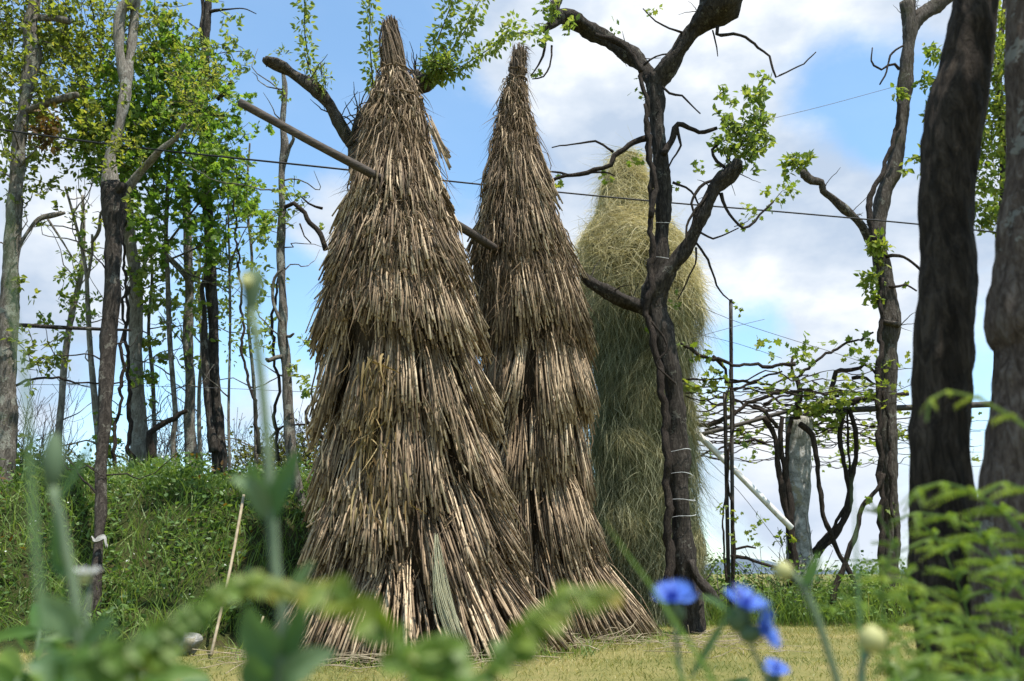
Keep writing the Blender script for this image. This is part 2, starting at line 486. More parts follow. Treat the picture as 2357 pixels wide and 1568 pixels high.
# banks of cloud (+) and open sky (-): (px, py, radius, weight)
BLOBS = [(1350, 120, 260, .30), (1750, 60, 330, .30), (1450, 330, 260, .24), (1150, 60, 170, .18), (1750, 620, 300, .30), (1950, 480, 200, .26), (2000, 800, 170, .16),
         (1800, 980, 260, .26), (150, 560, 250, .34), (760, 480, 150, .30), (60, 760, 200, .16), (600, 900, 200, .14), (1300, 560, 200, .22), (720, 930, 150, .16), (1000, 200, 150, -.05), (2250, 560, 200, .16),
         (700, 130, 330, -.36), (430, 60, 300, -.30), (1130, 350, 130, -.20), (950, 480, 110, .05), (1930, 250, 190, -.32), (1720, 790, 130, -.26), (1650, 1180, 200, .05), (650, 720, 120, -.2), (550, 640, 150, -.16), (2060, 330, 110, -.16)]
acc = None
for (bx, by, br, bw) in BLOBS:
    d = unit(np.array(ray(bx, by)).T)
    vm = nt.nodes.new("ShaderNodeVectorMath"); vm.operation = 'DISTANCE'
    nv = nt.nodes.new("ShaderNodeVectorMath"); nv.operation = 'NORMALIZE'
    nt.links.new(vec, nv.inputs[0]); nt.links.new(nv.outputs[0], vm.inputs[0]); vm.inputs[1].default_value = tuple(d)
    mr = nt.nodes.new("ShaderNodeMapRange"); mr.interpolation_type = 'SMOOTHSTEP'
    mr.inputs[1].default_value = 0; mr.inputs[2].default_value = 1.5 * br / FPX; mr.inputs[3].default_value = bw; mr.inputs[4].default_value = 0
    nt.links.new(vm.outputs["Value"], mr.inputs[0])
    acc = mr.outputs[0] if acc is None else math_(nt, 'ADD', acc, mr.outputs[0])
c1 = noise(nt, 3.4, 9, .56, vec=vec, dist=.35, stretch=(1, 1, 1.5))
c2 = noise(nt, 8.5, 6, .6, vec=vec, dist=.2)
cov = math_(nt, 'ADD', math_(nt, 'ADD', math_(nt, 'MULTIPLY', c1, 1.15), acc), math_(nt, 'MULTIPLY', c2, .22))
cf = nt.nodes.new("ShaderNodeMapRange"); cf.interpolation_type = 'SMOOTHSTEP'
cf.inputs[1].default_value = .62; cf.inputs[2].default_value = .94; cf.inputs[3].default_value = .06; cf.inputs[4].default_value = 1
nt.links.new(cov, cf.inputs[0])
shade = noise(nt, 4.2, 6, .55, vec=vec, stretch=(1, 1, 1.8))
cc = ramp(nt, shade, [(.36, (.32, .385, .48)), (.48, (.46, .505, .565)), (.58, (.64, .655, .675))])
sx = nt.nodes.new("ShaderNodeSeparateXYZ"); nt.links.new(vec, sx.inputs[0])
lowf = nt.nodes.new("ShaderNodeMapRange"); lowf.interpolation_type = 'SMOOTHSTEP'
lowf.inputs[1].default_value = .045; lowf.inputs[2].default_value = .19; lowf.inputs[3].default_value = .6; lowf.inputs[4].default_value = 0
nt.links.new(sx.outputs[2], lowf.inputs[0])
cc = mixc(nt, lowf.outputs[0], cc, (.33, .395, .50))
cs = nt.nodes.new("ShaderNodeVectorMath"); cs.operation = 'SCALE'; cs.inputs[3].default_value = 1 / SKYS
nt.links.new(cc, cs.inputs[0])
skt = mixc(nt, 1.0, sky.outputs[0], (.96, 1.13, 1.10), 'MULTIPLY')
skc = mixc(nt, cf.outputs[0], skt, cs.outputs[0])
nt.links.new(skc, bg.inputs[0]); nt.links.new(bg.outputs[0], wo.inputs[0])
vs = scene.view_settings
vs.view_transform = 'Standard'; vs.look = 'None'; vs.gamma = 1; vs.exposure = 0.82; vs.use_curve_mapping = False

# ------------------------------------------------------------------ ground, bank, hills
def grid(xs, ys, fz):
    X, Y = np.meshgrid(xs, ys, indexing='ij')
    V = np.stack([X, Y, fz(X, Y)], -1).reshape(-1, 3)
    a, b = len(xs), len(ys)
    i, j = np.meshgrid(np.arange(a - 1), np.arange(b - 1), indexing='ij')
    Q = np.stack([i * b + j, (i + 1) * b + j, (i + 1) * b + j + 1, i * b + j + 1], -1).reshape(-1, 4)
    return V, Q


xs = np.concatenate([[-4000, -1500, -500, -150, -60, -30], np.linspace(-14, 14, 113), [30, 60, 150, 500, 1500, 4000]])
ys = np.concatenate([[-300, -60, -20, -5], np.linspace(-2, 16, 91), [20, 30, 60, 150, 500, 1500, 5000]])
g = Buf(); g.add(*grid(xs, ys, lambda X, Y: .012 * hnoise(X * 1.1, Y * 1.1) - .004 * np.clip(Y - 11, 0, 400) - .01))
tag(g.obj("ground", M["lawn"]), kind="structure")
g = Buf(); V, Q = grid(np.linspace(-16, 2.0, 121), np.linspace(4.6, 34, 190), bank_z)
g.add(V, Q)
tag(g.obj("bank", M["soil"]), kind="structure")
hx = np.linspace(-2600, 2600, 90)
g = Buf(); hh = 9 + 6 * hnoise(hx / 260, hx * 0) + 34 * np.exp(-((hx - 620) / 110) ** 2)
i = np.arange(89)
Vh = np.vstack([np.column_stack([hx, hx * 0 + 1900, hx * 0 - 12]), np.column_stack([hx, hx * 0 + 2300, np.maximum(hh, 4)]), np.column_stack([hx, hx * 0 + 2900, hx * 0 - 12])])
g.add(Vh, np.vstack([np.stack([i, i + 1, i + 91, i + 90], -1), np.stack([i + 90, i + 91, i + 181, i + 180], -1)]))
tag(g.obj("hills", M["hill"]), kind="structure")


def blades(n, xr, yr, hr, wr, lean, mat, name, label, keep=None, tintf=None, segs=2):
    x = R.uniform(*xr, n); y = R.uniform(*yr, n)
    if keep is not None:
        k = keep(x, y); x, y = x[k], y[k]; n = len(x)
    z = ground_z(x, y) - .01
    d = np.column_stack([R.normal(0, lean, n), R.normal(0, lean, n), np.ones(n)])
    L = R.uniform(*hr, n) * (.7 + .5 * np.clip(hnoise(x * 1.3, y * 1.3, 3) + .3, 0, 1)); W = R.uniform(*wr, n)
    dr = np.column_stack([R.normal(0, .3, n), R.normal(0, .3, n), -R.uniform(.05, .35, n)])
    ti = tintf(x, y, n) if tintf else R.uniform(0, 1, n)
    b = Buf(); ribbons(b, np.column_stack([x, y, z]), d, L, W, dr, np.clip(ti, 0, 1), segs)
    return tag(b.obj(name, mat), label, "grass", kind="stuff")


onbank = lambda x, y: (y > foot(x) - .05) & (bank_z(x, y) > .03) & (y < foot(x) + 3.5)
offbank = lambda x, y: bank_z(x, y) < .05
blades(70000, (-4.5, 6.5), (3.2, 8.6), (.018, .05), (.003, .006), .5, M["grass_lawn"], "lawn_grass", "short mown yellowish grass in front of the corn stacks",
       keep=offbank, tintf=lambda x, y, n: .42 + .38 * hnoise(x * 1.4, y * 2.2, 5) + R.normal(0, .22, n))
blades(52000, (-6, 1.2), (5.3, 11), (.10, .34), (.005, .012), .35, M["grass_bank"], "bank_grass", "long green grass covering the steep bank behind the stacks",
       keep=onbank, tintf=lambda x, y, n: .42 + .3 * hnoise(x * 1.7, y * 1.5, 2) + R.normal(0, .2, n), segs=3)
blades(30000, (-6, 9), (8.05, 10.6), (.30, .72), (.004, .010), .3, M["grass_bank"], "field_grass", "tall rank grass along the far edge of the lawn",
       keep=lambda x, y: offbank(x, y) & (x > .4), tintf=lambda x, y, n: .5 + .3 * hnoise(x * 2, y * 2, 8) + R.normal(0, .2, n), segs=3)


def nearstack(x, y):
    d1 = np.hypot(x + .6, y - 5.6) - .92; d2 = np.hypot(x - .35, y - 6.75) - .72; d3 = np.hypot(x - 1.25, y - 8.5) - .6
    d = np.minimum(np.minimum(d1, d2), d3)
    return (d > -.12) & (d < .22) & (R.random(len(x)) < .6 + .5 * hnoise(x * 3, y * 3, 2))
blades(26000, (-2.2, 2.6), (4.3, 9.2), (.04, .15), (.003, .007), .4, M["grass_bank"], "tuft_grass", "longer green grass tufts round the feet of the stacks", keep=nearstack, segs=3)


def herb(n, xr, yr, hmax, size, mat, name, label, keep, shape=OVATE, tmean=.5, clump=4.0):
    x = R.uniform(*xr, n * 2); y = R.uniform(*yr, n * 2)
    k = keep(x, y) & (hnoise(x * clump, y * clump, 4) + R.normal(0, .25, n * 2) > 0)
    x, y = x[k][:n], y[k][:n]; n = len(x)
    h = hmax * R.uniform(0.05, 1, n) * (.5 + .5 * np.clip(hnoise(x * 2.4, y * 2.1, 6) + .4, 0, 1))
    p = np.column_stack([x, y, ground_z(x, y) + h])
    ax = R.normal(size=(n, 3)); ax[:, 2] = np.abs(ax[:, 2]) * .6; ax[:, 1] -= .4
    b = Buf(); leaves(b, p, ax, R.uniform(*size, n), np.clip(R.normal(tmean, .25, n), 0, 1), shape)
    return tag(b.obj(name, mat), label, "ground cover", kind="stuff")


herb(26000, (-6, 1.2), (5.35, 9.5), .26, (.025, .06), M["weed_dark"], "bank_weeds", "dark leafy weeds growing through the grass on the bank", onbank)
herb(900, (-5.2, .4), (5.3, 8.2), .33, (.012, .02), M["flower_dot"], "bank_flowers", "tiny white flowers dotted over the grassy bank", onbank, tmean=.6, clump=1.2)
herb(11000, (.6, 9), (8.05, 9.8), .66, (.03, .07), M["weed_dark"], "field_weeds", "leafy green weeds at the far edge of the lawn", offbank, tmean=.7, clump=2.0)
herb(700, (-6, 1.2), (5.35, 8), .25, (.03, .06), M["leaf_brown"], "bank_litter", "rusty brown dead leaves among the weeds of the bank", onbank, tmean=.4, clump=1.1)


# ------------------------------------------------------------------ corn stacks and haystack
class Profile:
    """outline of a stack: rows of (py, left px, right px) turned into height, centre and radius"""
    def __init__(s, rows, y):
        rows = np.asarray(rows, float)
        a = P(rows[:, 1], rows[:, 0], y); b = P(rows[:, 2], rows[:, 0], y)
        o = np.argsort(a[:, 2])
        s.z = a[o, 2]; s.cx = (a[o, 0] + b[o, 0]) / 2; s.r = (b[o, 0] - a[o, 0]) / 2; s.y = y

    def at(s, z):
        z = np.asarray(z, float)
        return np.interp(z, s.z, s.cx), np.interp(z, s.z, s.r)

    bump = 0.0

    def pt(s, z, th, k=1.0, add=0.0):
        cx, r = s.at(z)
        if s.bump: r = r * (1 + s.bump * (np.sin(th * 2 + z * 2.3) * .6 + np.sin(th * 3 - z * 5.1 + 1) * .6 + np.sin(th * 5 + z * 8.3 + 2) * .5 + np.sin(z * 9 + th) * .4))
        q = r * k + add
        return np.stack([cx + q * np.sin(th), s.y - q * np.cos(th), z], -1)      # th 0 faces the camera

    def core(s, k, lump=.1, n=40, m=70, zmax=None, seed=0):
        zs = np.linspace(0.0, zmax or s.z[-1] * .99, m); th = np.arange(n) / n * 2 * math.pi
        Z, T_ = np.meshgrid(zs, th, indexing='ij')
        q = k * (1 + lump * (np.sin(T_ * 5 + Z * 3 + seed) + np.sin(T_ * 9 - Z * 7) + np.sin(T_ * 3 + Z * 11)) / 3)
        V = s.pt(Z, T_, q).reshape(-1, 3)
        i, j = np.meshgrid(np.arange(m - 1), np.arange(n), indexing='ij'); j2 = (j + 1) % n
        Q = np.stack([i * n + j, i * n + j2, (i + 1) * n + j2, (i + 1) * n + j], -1).reshape(-1, 4)
        top = np.append(s.at(zs[-1])[0], [s.y, zs[-1] + .02])
        V = np.vstack([V, [[top[0], s.y, zs[-1] + .02]]])
        jj = np.arange(n)
        T = np.stack([(m - 1) * n + jj, (m - 1) * n + (jj + 1) % n, jj * 0 + m * n], -1)
        return V, Q, T


def corn_stack(rows, y, tiers, label, seed, tipz):
    global R
    R = np.random.default_rng(seed)
    pr = Profile(rows, y)
    root = thing("corn_stack", label, "corn stack", (float(pr.at(0)[0]), y, 0), "corn stalk stacks")
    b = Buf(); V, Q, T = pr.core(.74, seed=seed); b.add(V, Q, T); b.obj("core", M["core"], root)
    for (zb, L, nb, ns, loose, flare) in tiers:
        for k in range(nb):
            th0 = 2 * math.pi * (k + R.uniform(-.3, .3)) / nb + zb * 2
            dz = R.uniform(-.15, .13) * (1.0 if seed == 11 else .75) * (1 if zb > .02 else 0)
            outb = R.uniform(-.06, .045)
            zbot0, ztop0 = max(zb + dz, 0.0), zb + dz + L * R.uniform(.82, 1.0)
            n = int(ns * 1.2 * R.uniform(.8, 1.2))
            w = 2 * math.pi / nb * R.uniform(.50, .66)
            # canes gathered at the tied top, opening out towards the cut ends
            f = R.uniform(-1, 1, n)
            ztop = ztop0 + R.normal(0, .05, n)
            zbot = np.maximum(zbot0 + R.normal(0, .075, n) + .10 * f ** 2 - (R.random(n) < .1) * R.uniform(0, .16, n), 0.005)
            lay = R.uniform(0, 1, n)
            slant = R.normal(0, .045)
            tt = th0 + f * w * .72 + R.normal(0, .03, n)
            tb = th0 + f * w * .90 + slant + R.normal(0, .04, n)
            A = pr.pt(ztop, tt, .75, -.045 + .05 * lay)
            rb = pr.at(zbot)[1]
            B = pr.pt(zbot, tb, .95, .02 + flare * (.15 + .85 * lay) * (1 - .5 * f ** 2) + outb + R.normal(0, .015, n))
            if zb < .02:
                out2 = np.stack([np.sin(tb), -np.cos(tb), 0 * tb], -1)
                B = B + out2 * R.uniform(.0, .16, (n, 1)); B[:, 2] = R.uniform(.0, .03, n)
            r = .0026 + .0056 * R.beta(1.3, 1.6, n)
            bend = R.normal(0, .014, (n, 3)) * np.where(R.random(n) < .15, 3.0, 1.0)[:, None]
            ti = np.clip(R.normal(.50, .25, n) + R.normal(0, .08), 0, 1)
            bb = Buf(); stalks(bb, A, B, r, bend, ti)
            o = bb.obj("stalk_bundle", M["cane"], root, smooth=True)
            # dry leaf sheaths hanging in the bundle and round its tie
            nh = int(loose * n * 2.3)
            q = R.integers(0, n, nh); f2 = R.uniform(.12, .97, nh)
            p0 = A[q] * (1 - f2[:, None]) + B[q] * f2[:, None] + R.normal(0, .02, (nh, 3))
            ax = unit(B[q] - A[q]) + R.normal(0, .27, (nh, 3))
            outw = p0 - np.column_stack([np.interp(p0[:, 2], pr.z, pr.cx), np.full(nh, y), p0[:, 2]])
            p0 += unit(outw) * R.uniform(-.01, .03, (nh, 1))
            hb = Buf()
            ribbons(hb, p0, ax + .05 * unit(outw), R.uniform(.06, .36, nh), R.uniform(.003, .013, nh), np.array([[0, 0, -.45]]) * R.uniform(0, 1, (nh, 1)) + R.normal(0, .16, (nh, 3)),
                    np.clip(R.normal(.42, .26, nh), 0, 1), 4, curl=.10)
            hb.obj("dry_leaf", M["husk"], o)
    # leafy thatch over the upper cone and the tied tuft
    b = Buf()
    n = 2600
    z = R.uniform(pr.z[-1] * .50, tipz + .05, n); th = R.uniform(0, 2 * math.pi, n)
    A = pr.pt(z, th, .86, -.005); L = R.uniform(.15, .55, n) * np.where(z > tipz - .45, .45, 1.0)
    zz = z - L
    B = pr.pt(zz, th + R.normal(0, .12, n), .9, R.normal(0, .012, n))
    stalks(b, A, B, R.uniform(.0022, .006, n), R.normal(0, .03, (n, 3)), np.clip(R.normal(.42, .2, n), 0, 1), sides=4, segs=3)
    b.obj("thatch_cap", M["cane"], root)
    b = Buf()
    n = 3800
    z = R.uniform(pr.z[-1] * .45, tipz, n); th = R.uniform(0, 2 * math.pi, n)
    A = pr.pt(z, th, .92, .004)
    ax = np.column_stack([np.sin(th) * .08, -np.cos(th) * .08, -np.ones(n)]) + R.normal(0, .30, (n, 3))
    ribbons(b, A, ax, R.uniform(.08, .30, n), R.uniform(.003, .011, n), np.array([[0, 0, -.5]]) * R.uniform(0, 1, (n, 1)) + R.normal(0, .15, (n, 3)), np.clip(R.normal(.42, .22, n), 0, 1), 4, curl=.06)
    b.obj("leaf_thatch", M["husk"], root)
    b = Buf()
    n = 260
    zt = pr.z[-1]
    th = R.uniform(0, 2 * math.pi, n)
    A = pr.pt(np.full(n, zt - .02) + R.uniform(-.12, .03, n), th, 1.0 * np.sqrt(R.random(n)))
    B = pr.pt(np.full(n, tipz + .06) - R.uniform(0, .12, n), th + .9, .70)
    stalks(b, A, B, R.uniform(.003, .007, n), R.normal(0, .012, (n, 3)), np.clip(R.normal(.18, .14, n), 0, 1), sides=4)
    n = 260
    z0 = R.uniform(tipz, zt, n); th = R.uniform(0, 2 * math.pi, n)
    ribbons(b, pr.pt(z0, th, 1.0), np.column_stack([np.sin(th) * .25 + np.cos(th) * .6, -np.cos(th) * .25 + np.sin(th) * .6, R.normal(-.2, .8, n)]), R.uniform(.04, .12, n), R.uniform(.002, .007, n), np.array([[0, 0, -.6]]) * np.ones((n, 1)), R.uniform(.05, .6, n), 4, curl=.1)
    b.obj("tip_tuft", M["cane"], root)
    b = Buf(); n = 3400
    z = R.uniform(.15, pr.z[-1] * .8, n); th = R.uniform(0, 2 * math.pi, n)
    rdl = np.column_stack([np.sin(th), -np.cos(th), np.zeros(n)])
    ax = np.array([[0, 0, -1.0]]) + rdl * R.normal(-.05, .14, (n, 1)) + np.column_stack([np.cos(th), np.sin(th), np.zeros(n)]) * R.normal(0, .5, (n, 1)) + np.array([[0, 0, 1.0]]) * R.normal(0, .3, (n, 1))
    ribbons(b, pr.pt(z, th, .95, R.uniform(-.09, .01, n)), ax, R.uniform(.05, .22, n), R.uniform(.002, .012, n) * R.uniform(.5, 1.3, n), np.array([[0, 0, -.5]]) * R.uniform(0, 1, (n, 1)) + R.normal(0, .3, (n, 3)), np.clip(R.normal(.42, .28, n), 0, 1), 5, curl=.14)
    b.obj("leaf_litter", M["husk"], root)
    # twisted straw bands
    for zc in (tipz + .03, tipz - .22 if seed == 11 else tipz + .12):
        cx, r = pr.at(zc); aa = np.linspace(0, 2 * math.pi, 25)
        pts = np.column_stack([cx + (r + .012) * np.sin(aa), y - (r + .012) * np.cos(aa), zc + .02 * np.sin(aa + seed) + 0 * aa])
        bb = Buf(); tube(bb, pts + R.normal(0, .005, (25, 3)) * np.array([1, 1, 2]), np.full(25, .0065), 6, .03, .35, tint=.5); bb.obj("straw_band", M["husk"], root)
    return root, pr


Y1, Y2, YH = 5.6, 6.75, 8.5
rows1 = [(45, 878, 916), (95, 879, 921), (135, 880, 928), (170, 873, 944), (215, 862, 966), (260, 850, 980), (350, 826, 1000), (450, 805, 1026), (550, 772, 1062), (700, 735, 1098), (780, 738, 1114),
         (900, 742, 1130), (1000, 737, 1132), (1100, 728, 1150), (1200, 716, 1182), (1300, 706, 1210), (1400, 690, 1235), (1480, 675, 1262)]
TI1 = [(0.0, .60, 14, 46, 1.0, .05), (.42, .62, 13, 52, 1.0, .05), (.90, .64, 13, 52, 1.0, .05), (1.38, .66, 12, 52, 1.0, .05), (1.88, .68, 11, 50, 1.1, .05), (2.42, .62, 10, 36, 1.4, .04), (2.88, .6, 9, 28, 1.8, .025)]
corn_stack(rows1, Y1, TI1, "big cone of bundled dry corn stalks, nearest and widest stack, pole thrust through it", 11, float(P(900, 175, Y1)[2]))
rows2 = [(108, 1179, 1214), (150, 1177, 1213), (195, 1166, 1208), (240, 1153, 1208), (262, 1147, 1222), (300, 1138, 1232), (350, 1128, 1243), (450, 1113, 1270), (550, 1090, 1304), (650, 1084, 1336), (700, 1090, 1350), (800, 1100, 1358),
         (900, 1098, 1362), (1000, 1096, 1360), (1100, 1098, 1356), (1200, 1100, 1362), (1300, 1108, 1390), (1400, 1122, 1430), (1465, 1140, 1462)]
TI2 = [(0.0, .78, 13, 46, 1.0, .05), (.62, .72, 12, 54, 1.0, .05), (1.12, .70, 12, 52, 1.0, .05), (1.62, .80, 12, 52, 1.0, .05), (2.30, .85, 11, 48, 1.1, .05), (2.95, .75, 10, 36, 1.3, .04), (3.45, .6, 9, 26, 1.8, .025)]
corn_stack(rows2, Y2, TI2, "narrower tall corn stalk stack in the middle, between the larger stack and the green haystack", 23, float(P(1190, 190, Y2)[2]))

R = np.random.default_rng(5)
rowsh = [(350, 1416, 1462), (372, 1403, 1476), (400, 1398, 1482), (450, 1387, 1502), (500, 1370, 1524), (535, 1353, 1550), (556, 1343, 1572), (585, 1333, 1590), (620, 1328, 1604), (680, 1338, 1610), (740, 1352, 1604),
         (800, 1362, 1588), (900, 1372, 1572), (980, 1366, 1588), (1080, 1360, 1600), (1200, 1356, 1606), (1300, 1362, 1600), (1380, 1372, 1596), (1432, 1374, 1596)]
ph = Profile(rowsh, YH); ph.bump = .08
hay = thing("haystack", "greenish yellow haystack with a thin neck and round shoulders, behind the vine-clad tree", "haystack", (float(ph.at(0)[0]), YH, 0))
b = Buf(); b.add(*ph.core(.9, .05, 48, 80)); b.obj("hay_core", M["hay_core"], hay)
zk = float(P(1450, 520, YH)[2]); zs_ = float(P(1450, 690, YH)[2])
for nm, n, z0, z1, Lr in (("hay_neck", 5000, zk - .2, ph.z[-1], (.1, .4)), ("hay_shoulder", 12000, zs_ - .2, zk + .1, (.12, .4)), ("hay_skirt", 21000, 0.0, zs_ + .1, (.15, .45))):
    b = Buf()
    z = R.uniform(z0, z1, n); th = R.uniform(0, 2 * math.pi, n)
    if nm == "hay_skirt": z = np.maximum(z, .06)
    A = ph.pt(z, th, .97, .01 + R.normal(0, .012, n))
    outv = np.column_stack([np.sin(th), -np.cos(th), np.zeros(n)])
    ax = np.array([[0, 0, -1.0]]) * R.uniform(.5, 1, (n, 1)) + outv * R.uniform(-.06, .10, (n, 1)) + R.normal(0, .22, (n, 3))
    L = np.minimum(R.uniform(*Lr, n), z + .1)
    if nm != "hay_skirt":
        tang = np.column_stack([np.cos(th), np.sin(th), np.zeros(n)])
        ax = ax + tang * R.normal(0, .7, (n, 1)) + np.array([[0, 0, .35]])
    else: ax = ax + np.column_stack([np.cos(th), np.sin(th), np.zeros(n)]) * R.normal(0, .3, (n, 1))
    ribbons(b, A, ax, L, R.uniform(.0022, .0055, n), np.array([[0, 0, -.45]]) * R.uniform(0, 1, (n, 1)) + R.normal(0, .16, (n, 3)), np.clip(R.normal(.70 if nm != "hay_skirt" else .42, .2, n) + .22 * hnoise(th * 2.2, z * 2.6, 3), 0, 1), 4, curl=.12)  # skirt tint set lower as well, painting in the shoulders' shade
    b.obj(nm, M["hay_shaded" if nm == "hay_skirt" else "hay"], hay)
b = Buf(); nc, m_ = 150, 55
zc = R.uniform(.3, ph.z[-1] - .25, nc); tc_ = R.uniform(0, 2 * math.pi, nc); dirc = R.normal(0, .6, nc); tic = R.normal(.6, .15, nc)
z = np.repeat(zc, m_) + R.normal(0, .05, nc * m_); th = np.repeat(tc_, m_) + R.normal(0, .10, nc * m_); n = nc * m_
tang = np.column_stack([np.cos(th), np.sin(th), np.zeros(n)]); outv = np.column_stack([np.sin(th), -np.cos(th), np.zeros(n)])
ribbons(b, ph.pt(z, th, .99, R.uniform(0, .035, n)), tang * (np.repeat(dirc, m_) + R.normal(0, .35, n))[:, None] + outv * R.uniform(0, .3, (n, 1)) - np.array([[0, 0, .6]]), R.uniform(.1, .32, n), R.uniform(.002, .005, n), np.array([[0, 0, -.6]]) * R.uniform(.3, 1, (n, 1)) - outv * .2 + R.normal(0, .15, (n, 3)), np.clip(np.repeat(tic, m_) + R.normal(0, .15, n) - .25 * (z < zs_ - .2), 0, 1), 4, curl=.08)  # tufts below the shoulders tinted darker, as if shaded
b.obj("hay_tufting", M["hay"], hay)
b = Buf(); n = 60
z = R.uniform(zs_ - .5, zs_ + .2, n); th = R.uniform(0, 2 * math.pi, n)
ribbons(b, ph.pt(z, th, 1.0), np.column_stack([np.sin(th) * .5, -np.cos(th) * .5, -np.ones(n)]) + R.normal(0, .3, (n, 3)), R.uniform(.15, .4, n), R.uniform(.002, .004, n), np.array([[0, 0, -.6]]) * np.ones((n, 1)), R.uniform(.3, 1, n), 5)
b.obj("loose_hay", M["hay"], hay)

b = Buf(); n = 260; stk = bpy.data.objects["corn_stack"]
z = R.uniform(.75, 1.75, n); th = R.normal(-.22, .13, n)
pr1 = Profile(rows1, Y1)
ribbons(b, pr1.pt(z, th, .93, R.uniform(-.03, .06, n)), np.array([[0, -.1, -1]]) + R.normal(0, .4, (n, 3)), R.uniform(.06, .22, n), R.uniform(.006, .02, n), np.array([[0, 0, -.3]]) * np.ones((n, 1)) + R.normal(0, .15, (n, 3)), np.clip(R.normal(.55, .25, n), 0, 1), 4, curl=.08)
b.obj("yellow_leaf_patch", M["husk_gold"], stk)["kind"] = "stuff"

# pole thrust through the two corn stacks
pp = np.vstack([P(552, 236, 5.05), P(720, 328, 5.12), P(880, 414, 5.30), P(1045, 513, 5.85), P(1138, 572, 6.42), P(1180, 600, 6.75)])
b = Buf(); tube(b, pp, [S(9.5, 236, 5.05), S(10, 330, 5.1), S(11, 414, 5.28), S(10, 514, 5.85), S(10, 574, 6.42), .03], 12, .06, .03)
o = b.obj("wooden_pole", M["pole"], offset=pp[0])
tag(o, "long round wooden pole slanting through both corn stacks", "pole")
# ragged fan of canes sticking out of the big stack's right side
b = Buf()
n = 15; A = P(R.uniform(985, 998, n), R.uniform(270, 310, n), 5.48); B = P(R.uniform(1012, 1040, n), R.uniform(350, 392, n), 5.42)
stalks(b, A, B, R.uniform(.0045, .008, n), R.normal(0, .01, (n, 3)), R.uniform(.3, .8, n))
b.obj("loose_stalks_sheaf", M["cane"], bpy.data.objects["corn_stack"])


# ------------------------------------------------------------------ trees
def path(pts, y, dy=None, wscale=1.0):
    """(px, py, width px) rows at depth y (dy gives the change of depth along the path) -> points, radii"""
    p = np.asarray(pts, float)
    yy = np.full(len(p), float(y)) + (np.interp(np.linspace(0, 1, len(p)), np.linspace(0, 1, len(dy)), dy) if dy is not None else 0)
    q = np.array([P(a[0], a[1], d) for a, d in zip(p, yy)])
    r = np.array([S(a[2] / 2 * wscale, a[1], d) for a, d in zip(p, yy)]) if p.shape[1] > 2 else None
    return q, r


def down(q, r):
    """carry the foot of a trunk on into the ground"""
    g = float(ground_z(q[-1, 0], q[-1, 1])) - .06
    if q[-1, 2] > g + .02:
        q = np.vstack([q, [q[-1, 0], q[-1, 1], g]]); r = np.append(r, r[-1] * 1.15)
    return q, r


def spray(tw, lf, starts, dirs, L, nleaf, size, shape, tmean, tsd=.22, twr=.004, droop=-.1):
    """leafy twigs: each with alternate leaves"""
    n = len(starts)
    d = unit(dirs)
    t = np.linspace(0, 1, 5)
    if tw is not None:
        stalks(tw, starts, starts + d * L[:, None], np.full(n, twr), R.normal(0, .03, (n, 3)) * L[:, None], np.full(n, .5), sides=3, segs=2)
    for k in range(nleaf):
        f = (k + R.uniform(0, 1, n)) / nleaf
        p = starts + d * (L * (.15 + .85 * f))[:, None] + R.normal(0, .02, (n, 3))
        ax = d * .5 + R.normal(0, .8, (n, 3)); ax[:, 2] += droop
        leaves(lf, p, ax, R.uniform(*size, n), np.clip(R.normal(tmean, tsd, n) + .2 * (f - .5), 0, 1), shape)


def crown_blobs(tw, lf, blobs, y, size, shape, tmean, dens=1.0, depth=.55, nleaf=9, ysd=0, droop=-.2, hub=None):
    for (bx, by, rx, ry) in blobs:
        c = P(bx, by, y); RX, RZ = S(rx, by, y), S(ry, by, y)
        n = max(3, int(dens * RX * RZ * 330))
        u = unit(R.normal(size=(n, 3))) * (R.random(n) ** .45)[:, None]
        s = c + u * np.array([RX, depth, RZ]) * .85
        dirs = u * np.array([RX, depth, RZ]) + R.normal(0, .25, (n, 3)) + np.array([0, 0, .15])
        spray(tw, lf, s, dirs, R.uniform(.35, 1, n) * min(.42, 1.0 * max(RX, RZ)), nleaf, size, shape, tmean + R.normal(0, .06), droop=droop)


def shoot(st, lf, pts, n, size, shape=OVATE, tmean=.6, r=.006, spread=.06, droop=-.4, stem=True):
    """one long leafy shoot through pts"""
    q = catmull(pts, .05)
    if stem: tube(st, q[::2] if len(q) > 5 else q, np.linspace(r, r * .45, len(q[::2] if len(q) > 5 else q)), 5, .06, .1)
    i = R.integers(0, len(q), n)
    off = R.normal(0, 1, (n, 3)) * spread
    ax = off / spread + np.array([0, 0, droop])
    leaves(lf, q[i] + off * .6, ax, R.uniform(*size, n), np.clip(R.normal(tmean, .22, n), 0, 1), shape)


def cane(buf, pts, y, w0, w1, dy=None, wob=.012, sides=6, lump=.15):
    q, _ = path(pts, y, dy)
    k = np.linspace(0, 1, len(q))
    rr = np.array([S(w / 2, pts[0][1], y) for w in (w0 + (w1 - w0) * k)])
    tube(buf, q, rr, sides, .05, lump, wob=wob, seed=random.uniform(0, 30))
    return q


GT = "trees on the grassy bank"


